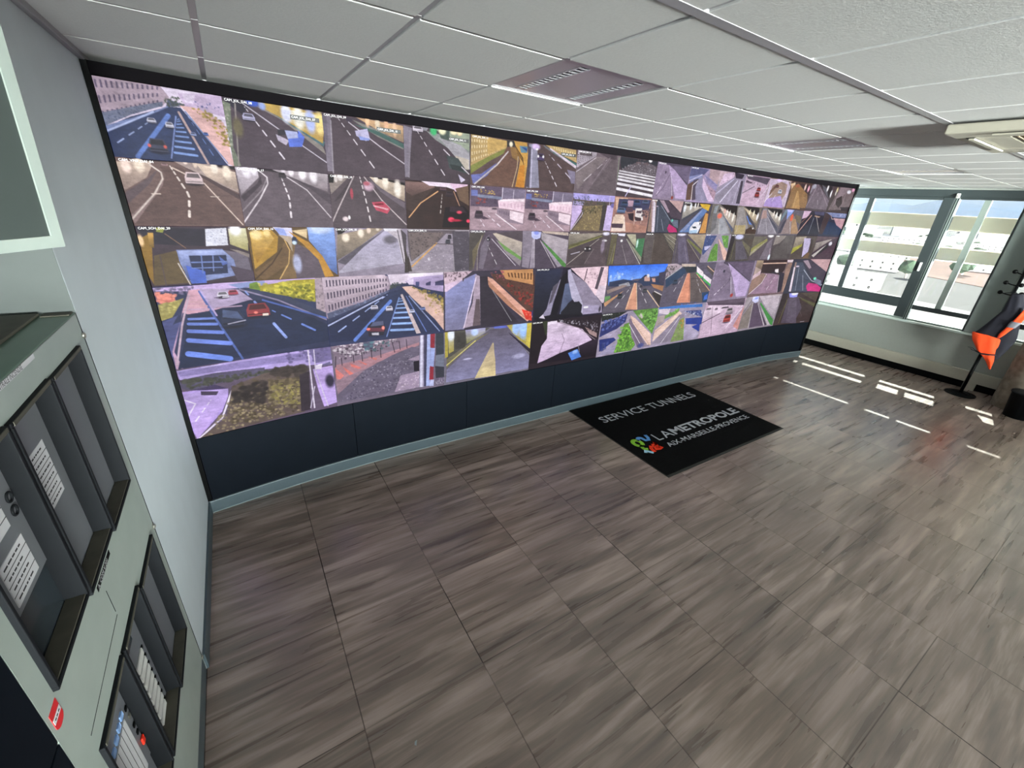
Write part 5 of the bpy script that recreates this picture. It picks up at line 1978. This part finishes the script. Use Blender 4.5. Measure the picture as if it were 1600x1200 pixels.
def ribbon(name, pts, w, m):
    """flat coloured stroke of the logo lying on the pile"""
    bm = BM(); P_ = [Vector((p[0], p[1], 0)) for p in pts]; L, R_ = [], []
    for i, p in enumerate(P_):
        t = (P_[min(i+1, len(P_)-1)]-P_[max(i-1, 0)]).normalized(); n = Vector((-t.y, t.x, 0))*w/2; L.append(p+n); R_.append(p-n)
    top = [bm.verts.new((q.x, q.y, .0115)) for q in L+R_[::-1]]; bot = [bm.verts.new((q.x, q.y, .0100)) for q in L+R_[::-1]]
    n = len(L)
    for i in range(n-1):
        bm.faces.new((top[i], top[i+1], top[2*n-2-i], top[2*n-1-i])); bm.faces.new((bot[i], bot[i+1], bot[2*n-2-i], bot[2*n-1-i]))
    for i in range(2*n): bm.faces.new((top[i], bot[i], bot[(i+1) % (2*n)], top[(i+1) % (2*n)]))
    return mobj(name, bm, M[m])
ar = lambda cx, cy, rx, ry, a0, a1, n=16: [(cx+rx*math.cos(math.radians(a)), cy+ry*math.sin(math.radians(a))) for a in np.linspace(a0, a1, n)]
ribbon('logo_green', ar(3.615, .560, .045, .055, -60, 290)+[(3.600, .500), (3.590, .455), (3.625, .430)], .042, 'lgreen')
ribbon('logo_blue', ar(3.700, .590, .032, .038, 190, 20, 10)+[(3.735, .560), (3.775, .555), (3.800, .590), (3.815, .640)], .038, 'lblue')
ribbon('logo_cyan', [(3.555, .395), (3.575, .425), (3.600, .390), (3.625, .360)], .034, 'lcyan')
ribbon('logo_red', [(3.650, .365), (3.660, .420), (3.690, .455), (3.720, .430), (3.700, .390)]+[(3.740, .385), (3.790, .400)], .040, 'lred')
ribbon('logo_red', [(3.720, .470), (3.775, .455), (3.790, .500), (3.745, .395)], .034, 'lred')

# ================================================================ CEILING FITTINGS
def luminaire(i, j, lbl):
    x0, y1 = GX0+.6*i, GY0-.6*j; x1, y0 = x0+.6, y1-.6; cx, cy = (x0+x1)/2, (y0+y1)/2
    t = thing('ceiling_light', lbl, 'ceiling light', (cx, cy, H), 'recessed louvre lights in the ceiling')
    def lo(name, bm, m, parent=None):
        bm.transform(Matrix.Translation((-cx, -cy, -H))); return obj(name, bm, m, parent or t)
    bm = BM(); g = .012
    # three reflector sheets between the two louvre slots
    s1, s2, sw = x0+.14, x0+.46, .026
    for a, b_ in ((x0+g, s1-sw), (s1+sw, s2-sw), (s2+sw, x1-g)): box(bm, (a, y0+g, H+.004), (b_, y1-g, H+.010))
    for s in (s1, s2):
        box(bm, (s-sw, y0+g, H+.004), (s+sw, y0+.05, H+.010)); box(bm, (s-sw, y1-.05, H+.004), (s+sw, y1-g, H+.010))
    lo('reflector', bm, M['lum'])
    for s in (s1, s2):
        bm = BM()
        for q in (-1, 1): box(bm, (s+q*sw-.002, y0+.05, H+.000), (s+q*sw+.002, y1-.05, H+.0195))
        for k in range(14):
            y = y0+.07+k*(.46/13); box(bm, (s-sw, y-.002, H+.002), (s+sw, y+.002, H+.019))
        lv = lo('louvre', bm, M['louvre'])
        bm = BM(); box(bm, (s-sw+.002, y0+.05, H+.0185), (s+sw-.002, y1-.05, H+.0197)); lo('lamp_slot', bm, M['black'], lv)
    bm = BM()
    for a, b_ in (((x0+.004, y0+.004), (x1-.004, y0+g)), ((x0+.004, y1-g), (x1-.004, y1-.004)), ((x0+.004, y0+g), (x0+g, y1-g)), ((x1-g, y0+g), (x1-.004, y1-g))): box(bm, (*a, H+.0035), (*b_, H+.010))
    lo('rim', bm, M['grid'])
luminaire(2, 2, 'square louvre ceiling light nearest the camera')
luminaire(6, 2, 'square louvre ceiling light in the middle of the row')
luminaire(10, 2, 'square louvre ceiling light farthest away, near the windows')
ac = thing('air_conditioner', 'cream ceiling cassette air conditioner with brown grille at the right edge', 'air conditioner', (4.25, -1.295, H))
def aobj(name, bm, m, parent=None):
    bm.transform(Matrix.Translation((-4.25, 1.295, -H))); return obj(name, bm, m, parent or ac)
bm = BM(); a0, a1, b0, b1 = 3.775, 4.725, -1.77, -.82
zc = H-.062
for lo_, hi_ in (((a0, b0), (a0+.22, b1)), ((a1-.22, b0), (a1, b1)), ((a0+.22, b0), (a1-.22, b0+.22)), ((a0+.22, b1-.22), (a1-.22, b1))): box(bm, (*lo_, zc), (*hi_, H-.0165), bev=.008)
aobj('body', bm, M['duct'])
bm = BM(); box(bm, (a0+.221, b0+.221, zc+.006), (a1-.221, b1-.221, zc+.02)); gr = aobj('intake_grille', bm, M['acgrille'])
bm = BM()
for k in range(14): box(bm, (a0+.235, b0+.24+k*.036, zc-.001), (a1-.235, b0+.246+k*.036, zc+.006))
aobj('grille_bars', bm, M['acgrille'], gr)
for q, (lo_, hi_) in enumerate((((a0+.05, b0+.18), (a0+.085, b1-.18)), ((a1-.085, b0+.18), (a1-.05, b1-.18)), ((a0+.18, b0+.05), (a1-.18, b0+.085)), ((a0+.18, b1-.085), (a1-.18, b1-.05)))):
    bm = BM(); box(bm, (*lo_, zc-.003), (*hi_, zc-.0005)); s_ = aobj('air_slot', bm, M['black'])
    bm = BM()
    if q < 2: box(bm, (lo_[0]-.004, lo_[1], zc-.012), (lo_[0]+.022, hi_[1], zc-.0035), bev=.002)
    else: box(bm, (lo_[0], lo_[1]-.004, zc-.012), (hi_[0], lo_[1]+.022, zc-.0035), bev=.002)
    aobj('flap', bm, M['duct'], s_)

# ================================================================ COLUMN, BIN, COAT STAND
bm = BM(); lathe(bm, [(.28, 0), (.28, H)], (9.13, -1.215), 48)
col_ = struct('trim_7', bm, M['concrete'], True, label='round rough concrete column near the windows')
bn = thing('waste_bin', 'black round waste bin standing before the concrete column', 'bin', (8.70, -1.255, 0))
bm = BM(); lathe(bm, [(.115, 0.001), (.12, .004), (.145, .31), (.150, .315), (.150, .325), (.142, .325), (.138, .31), (.112, .012), (0.001, .012)], n=36); obj('bucket', bm, M['binm'], bn, True)
bm = BM(); lathe(bm, [(.146, .318), (.156, .320), (.156, .338), (.146, .340)], n=36); obj('rim_ring', bm, M['dark'], bn, True)
cs = thing('coat_stand', 'black metal coat stand with round base and ball hooks by the window', 'coat stand', (9.03, -.64, 0))
bm = BM(); lathe(bm, [(.001, 0.001), (.168, .001), (.170, .012), (.160, .020), (.06, .026), (.03, .034), (.001, .036)], n=40); base = obj('base', bm, M['black'], cs, True)
bm = BM(); tube(bm, [(.10*math.cos(a), .10*math.sin(a), .0235) for a in np.linspace(0, 2*math.pi, 33)], .003, 6); obj('base_ring', bm, M['dark'], base)
bm = BM(); tube(bm, [(0, 0, .03), (0, 0, .70)], .020, 16); obj('lower_pole', bm, M['black'], cs, True)
bm = BM(); tube(bm, [(0, 0, .70), (0, 0, 1.80)], .014, 16); obj('pole', bm, M['black'], cs, True)
bm = BM(); tube(bm, [(0, 0, .66), (0, 0, .72)], .026, 16); obj('collar', bm, M['black'], cs, True)
for z, angs in ((1.44, (95, 215, 335)), (1.565, (80, 200, 320)), (1.71, (70, 190, 310))):
    for a in angs:
        d = Vector((math.cos(math.radians(a)), math.sin(math.radians(a)), 0)); L = .105 if z < 1.6 else .08
        bm = BM(); tube(bm, [d*.012+Vector((0, 0, z-.01)), d*L*.6+Vector((0, 0, z-.004)), d*L+Vector((0, 0, z+.008))], .0065, 8); hk = obj('hook', bm, M['black'], cs, True)
        bm = BM(); bmesh.ops.create_uvsphere(bm, u_segments=14, v_segments=10, radius=.026, matrix=Matrix.Translation(d*(L+.018)+Vector((0, 0, z+.012)))); obj('ball', bm, M['black'], hk, True)
def cloth(name, rows, m, parent, xc, th, folds=0.0, seed=1, nseg=28):
    """closed hanging cloth: rows = (z, y_left, y_right); cross-section a flattened, folded loop"""
    rows = sorted(rows, reverse=True); zs = np.array([r[0] for r in rows]); A = np.array([r[1] for r in rows]); B = np.array([r[2] for r in rows])
    n = 26; Z = np.linspace(zs[0], zs[-1], n); yl = np.interp(-Z, -zs, A); yr = np.interp(-Z, -zs, B)
    bm = BM(); rings = []; rnd = random.Random(seed); ph = [rnd.uniform(0, 6.28) for _ in range(4)]
    for k, z in enumerate(Z):
        c, hw = (yl[k]+yr[k])/2, abs(yl[k]-yr[k])/2; ring = []
        for i in range(nseg):
            a = 2*math.pi*i/nseg; ca, sa = math.cos(a), math.sin(a)
            f = folds*(math.sin(7*ca*hw*9+ph[0]+z*5)*.6+math.sin(13*ca*hw*7+ph[1]-z*9)*.4)
            ring.append(bm.verts.new((xc+th*min(1, hw/.05)*np.sign(sa)*abs(sa)**.7+f*(1 if sa < 0 else .4), c+hw*np.sign(ca)*abs(ca)**.85, z)))
        rings.append(ring)
    for a, b_ in zip(rings[:-1], rings[1:]):
        for i in range(nseg): bm.faces.new((a[i], a[(i+1) % nseg], b_[(i+1) % nseg], b_[i]))
    bm.faces.new(rings[0]); bm.faces.new(rings[-1][::-1])
    bm.transform(Matrix.Translation((-8.93, .70, -1.4)))
    return obj(name, bm, m, parent, True)
jk = thing('work_jacket', 'navy and bright orange work jacket hanging on the coat stand', 'jacket', (8.93, -.70, 1.4))
cloth('navy_body', [(1.47, -.640, -.742), (1.36, -.640, -.785), (1.25, -.640, -.82), (1.12, -.588, -.845), (1.02, -.55, -.865), (.93, -.508, -.885), (.90, -.49, -.888), (.86, -.53, -.885), (.75, -.62, -.862), (.66, -.70, -.835), (.58, -.76, -.810)], M['navycloth'], jk, 8.935, .055, .006, 2)
cloth('orange_lining', [(.905, -.474, -.62), (.885, -.476, -.765), (.80, -.510, -.775), (.74, -.555, -.780), (.68, -.600, -.788), (.645, -.648, -.792), (.60, -.700, -.800), (.54, -.745, -.805), (.465, -.795, -.812)], M['orange'], jk, 8.905, .05, .008, 5)
sl = cloth('orange_sleeve', [(1.31, -.822, -.870), (1.22, -.800, -.875), (1.12, -.775, -.852), (1.02, -.745, -.805), (.95, -.722, -.775), (.90, -.722, -.748)], M['orange'], jk, 8.862, .025, .005, 7)
cloth('grey_cuff', [(1.135, -.768, -.862), (1.10, -.757, -.850), (1.055, -.755, -.832)], M['greycloth'], sl, 8.858, .034, .003, 9)
bm = BM(); tube(bm, [(8.862, -.60, .672), (8.845, -.66, .652), (8.845, -.73, .660), (8.86, -.80, .676)], .009, 8); bm.transform(Matrix.Translation((-8.93, .70, -1.4))); obj('waist_strap', bm, M['navycloth'], jk, True)
bm = BM(); tube(bm, [(8.862, -.60, .672), (8.86, -.56, .700), (8.86, -.51, .702)], .004, 8); tube(bm, [(8.862, -.60, .668), (8.86, -.57, .672), (8.86, -.54, .686)], .004, 8); bm.transform(Matrix.Translation((-8.93, .70, -1.4))); obj('strap_end', bm, M['navycloth'], jk, True)
bm = BM(); tube(bm, [(8.935, -.69, 1.465), (8.97, -.65, 1.49), (9.0, -.60, 1.462), (9.01, -.555, 1.446)], .004, 8); bm.transform(Matrix.Translation((-8.93, .70, -1.4))); obj('hanging_loop', bm, M['navycloth'], jk, True)
# small scrap on the floor near the camera
sc_ = BM(); prism(sc_, [(-.010, -.004), (.011, -.002), (.004, .006), (-.007, .005)], 2, .0004, .003); t = obj('paper_scrap', sc_, M['aluedge']); t.location = (.778, -.762, 0); t.rotation_euler = (0, 0, 1.0)
tag(t, 'tiny shiny scrap lying on the wood floor near the camera', 'scrap')

# ================================================================ OUTSIDE
GZ = -25
M['ground'] = mat('city_ground', '2E2F2D', 0.95, noise=0.3, nscale=.02)
M['lot'] = mat('grey_yard', '343231', 0.95, noise=0.15, nscale=.05)
M['earth'] = mat('red_earth', '583A2E', 0.95, noise=0.2, nscale=.05)
M['road'] = mat('pale_road', '6C6A66', 0.9, noise=0.05, nscale=.1)
M['hill'] = mat('hazy_hill_scrub', '24405C', 1.0, noise=0.25, nscale=.004)  # distance haze is put into the blue of the hills
M['farcity'] = mat('distant_town', '2A333B', 1.0, noise=0.5, nscale=.012)
M['bld'] = mat('pale_render', '8C8A86', 0.8, noise=0.05, nscale=.2)
M['bldroof'] = mat('tiled_roof', '784C3A', 0.9, noise=0.1, nscale=.5)
M['flatroof'] = mat('white_flat_roof', '8A8884', 0.8, noise=0.05, nscale=.2)
M['tree'] = mat('dark_green_crown', '2C3A2A', 1.0, noise=0.3, nscale=.6)
bm = BM(); v = [bm.verts.new(p) for p in ((20, -2500, GZ), (9000, -2500, GZ), (9000, 5000, GZ), (20, 5000, GZ))]; bm.faces.new(v); struct('ground', bm, M['ground'])
def patch(name, pts, z, m, lbl):
    bm = BM(); prism(bm, pts, 2, GZ, GZ+z); struct(name, bm, m, label=lbl)
patch('yard', [(455, 165), (330, 62), (311, 47), (213, 30), (215, 90), (300, 110)], .25, M['lot'], 'grey yard below the windows')
patch('earth_field', [(443, 143), (500, 138), (520, 110), (470, 72), (307, 45), (330, 80), (372, 110)], .45, M['earth'], 'reddish field below the windows')
patch('road', [(230, 92), (212, 28), (168, 20), (165, 66)], .3, M['road'], 'pale road below the windows')
patch('distant_town', [(620, 60), (900, 90), (1500, 60), (2600, 120), (2600, 1100), (1400, 560), (800, 330), (600, 230)], .2, M['farcity'], 'hazy distant town')
rr = random.Random(11)
# hills
def ridge(name, dist, prof, m, z0=GZ):
    bm = BM(); rows = []
    for dd, sc2 in ((0, 0), (.18, .55), (.4, 1.0), (.7, .75), (1.1, .0)):
        row = []
        for az, el in prof:
            a = math.radians(az); D = dist*(1+dd); hz = math.tan(math.radians(el))*dist*1.4+2.2
            row.append(bm.verts.new((.47+D*math.cos(a), -1.81+D*math.sin(a), z0+(hz-z0)*sc2*(1+.05*rr.uniform(-1, 1)*(0 < sc2 < 1)))))
        rows.append(row)
    for a_, b_ in zip(rows[:-1], rows[1:]):
        for i in range(len(prof)-1): bm.faces.new((a_[i], a_[i+1], b_[i+1], b_[i]))
    o = struct(name, bm, m, True, label='blue hills on the horizon')
ridge('hills', 4200, [(34, .6), (28, 1.0), (24, 1.2), (20.7, 1.5), (19.6, 1.75), (18.3, 1.64), (16.8, 1.55), (15.8, 1.87), (15.1, 2.07), (13.8, 2.34), (11.9, 2.57), (10, 2.65), (8, 2.9), (4, 2.6), (0, 2.2), (-6, 1.6), (-12, 1.2), (-20, 1.0)], M['hill'])
def building(x, y, w, d, h, rot, red):
    t = thing('distant_building', None, None, (x, y, GZ+.2)); t.rotation_euler = (0, 0, rot)
    bm = BM(); box(bm, (-w/2, -d/2, 0), (w/2, d/2, h))
    for k in range(int(h//3)):
        for q in range(int(d//5)): box(bm, (-w/2-.08, -d/2+2+q*5, 1.2+k*3), (-w/2, -d/2+2.9+q*5, 2.3+k*3), mi=1)
    obj('walls', bm, [M['bld'], M['lot']], t)
    bm = BM()
    if red: prism(bm, [(-w/2-.4, h), (w/2+.4, h), (0, h+w*.22)], 1, -d/2-.4, d/2+.4)
    else:
        box(bm, (-w/2-.2, -d/2-.2, h), (w/2+.2, d/2+.2, h+.5)); box(bm, (-w/4, -d/6, h+.5), (w/6, d/6, h+2.4))
    obj('roof', bm, M['bldroof'] if red else M['flatroof'], t); return t
placed = []
for az, D, w, d, h, red in [(20.4, 240, 14, 30, 6, 0), (18.7, 350, 16, 34, 7, 0), (18.0, 470, 18, 40, 7, 0), (16.6, 560, 20, 46, 8, 0), (15.2, 600, 18, 50, 8, 0), (13.4, 690, 22, 44, 8, 0), (12.0, 540, 18, 40, 8, 0), (11.0, 520, 22, 44, 7, 0), (20.9, 440, 16, 30, 8, 1),
        (20.2, 640, 20, 44, 9, 0), (17.4, 700, 22, 60, 9, 0), (15.9, 760, 22, 60, 9, 0), (14.4, 820, 26, 66, 10, 0), (12.7, 1010, 26, 60, 10, 0), (11.5, 800, 26, 60, 9, 0), (9.8, 760, 24, 56, 9, 0), (9.2, 430, 22, 40, 8, 0), (8.0, 380, 20, 36, 8, 0)]:
    a = math.radians(az); bx_, by_ = .47+D*math.cos(a), -1.81+D*math.sin(a)
    if any(math.hypot(bx_-q[0], by_-q[1]) < 42+d*.25 for q in placed): continue
    placed.append((bx_, by_)); t = building(bx_, by_, w, d, h, a+rr.uniform(-.3, .3), red)
    tag(t, 'low red-roofed building far below the windows' if red else 'low white flat-roofed building far below the windows', 'building', 'distant red-roofed buildings' if red else 'distant flat-roofed buildings')
used = []
def free_spot(lo, hi, gap, az0=8.5, az1=21.5):
    for _ in range(500):
        az = rr.uniform(az0, az1); D = rr.uniform(lo, hi); a = math.radians(az); p = (.47+D*math.cos(a), -1.81+D*math.sin(a))
        if all(math.hypot(p[0]-q[0], p[1]-q[1]) > gap+q[2] for q in used): used.append((p[0], p[1], gap)); return a, D
    return None
for o in [o for o in COL.objects if o.name.startswith('distant_building')]: used.append((o.location.x, o.location.y, 32))
for i in range(46):
    a, D = free_spot(1000, 3300, 46); red = 0
    t = building(.47+D*math.cos(a), -1.81+D*math.sin(a), rr.uniform(20, 34), rr.uniform(30, 80), rr.uniform(9, 22), a+rr.uniform(-.4, .4), red)
    tag(t, 'tiny pale building in the hazy town beyond the slats', 'building', 'tiny buildings of the far town')
for i in range(26):
    a, D = free_spot(300, 620, 6) if i % 2 else free_spot(620, 1200, 6)
    t = thing('distant_tree', 'round dark green tree between the far buildings', 'tree', (.47+D*math.cos(a), -1.81+D*math.sin(a), GZ), 'trees between the far buildings')
    bm = BM(); bmesh.ops.create_icosphere(bm, subdivisions=2, radius=4, matrix=Matrix.Translation((0, 0, 6)) @ Matrix.Diagonal((1, 1.1, .9, 1)))
    for v_ in bm.verts: v_.co += Vector((rr.uniform(-.6, .6), rr.uniform(-.6, .6), rr.uniform(-.6, .6)))
    obj('crown', bm, M['tree'], t)
    bm = BM(); tube(bm, [(0, 0, 0), (0, 0, 4)], .4, 6); obj('trunk', bm, M['concrete'], t)
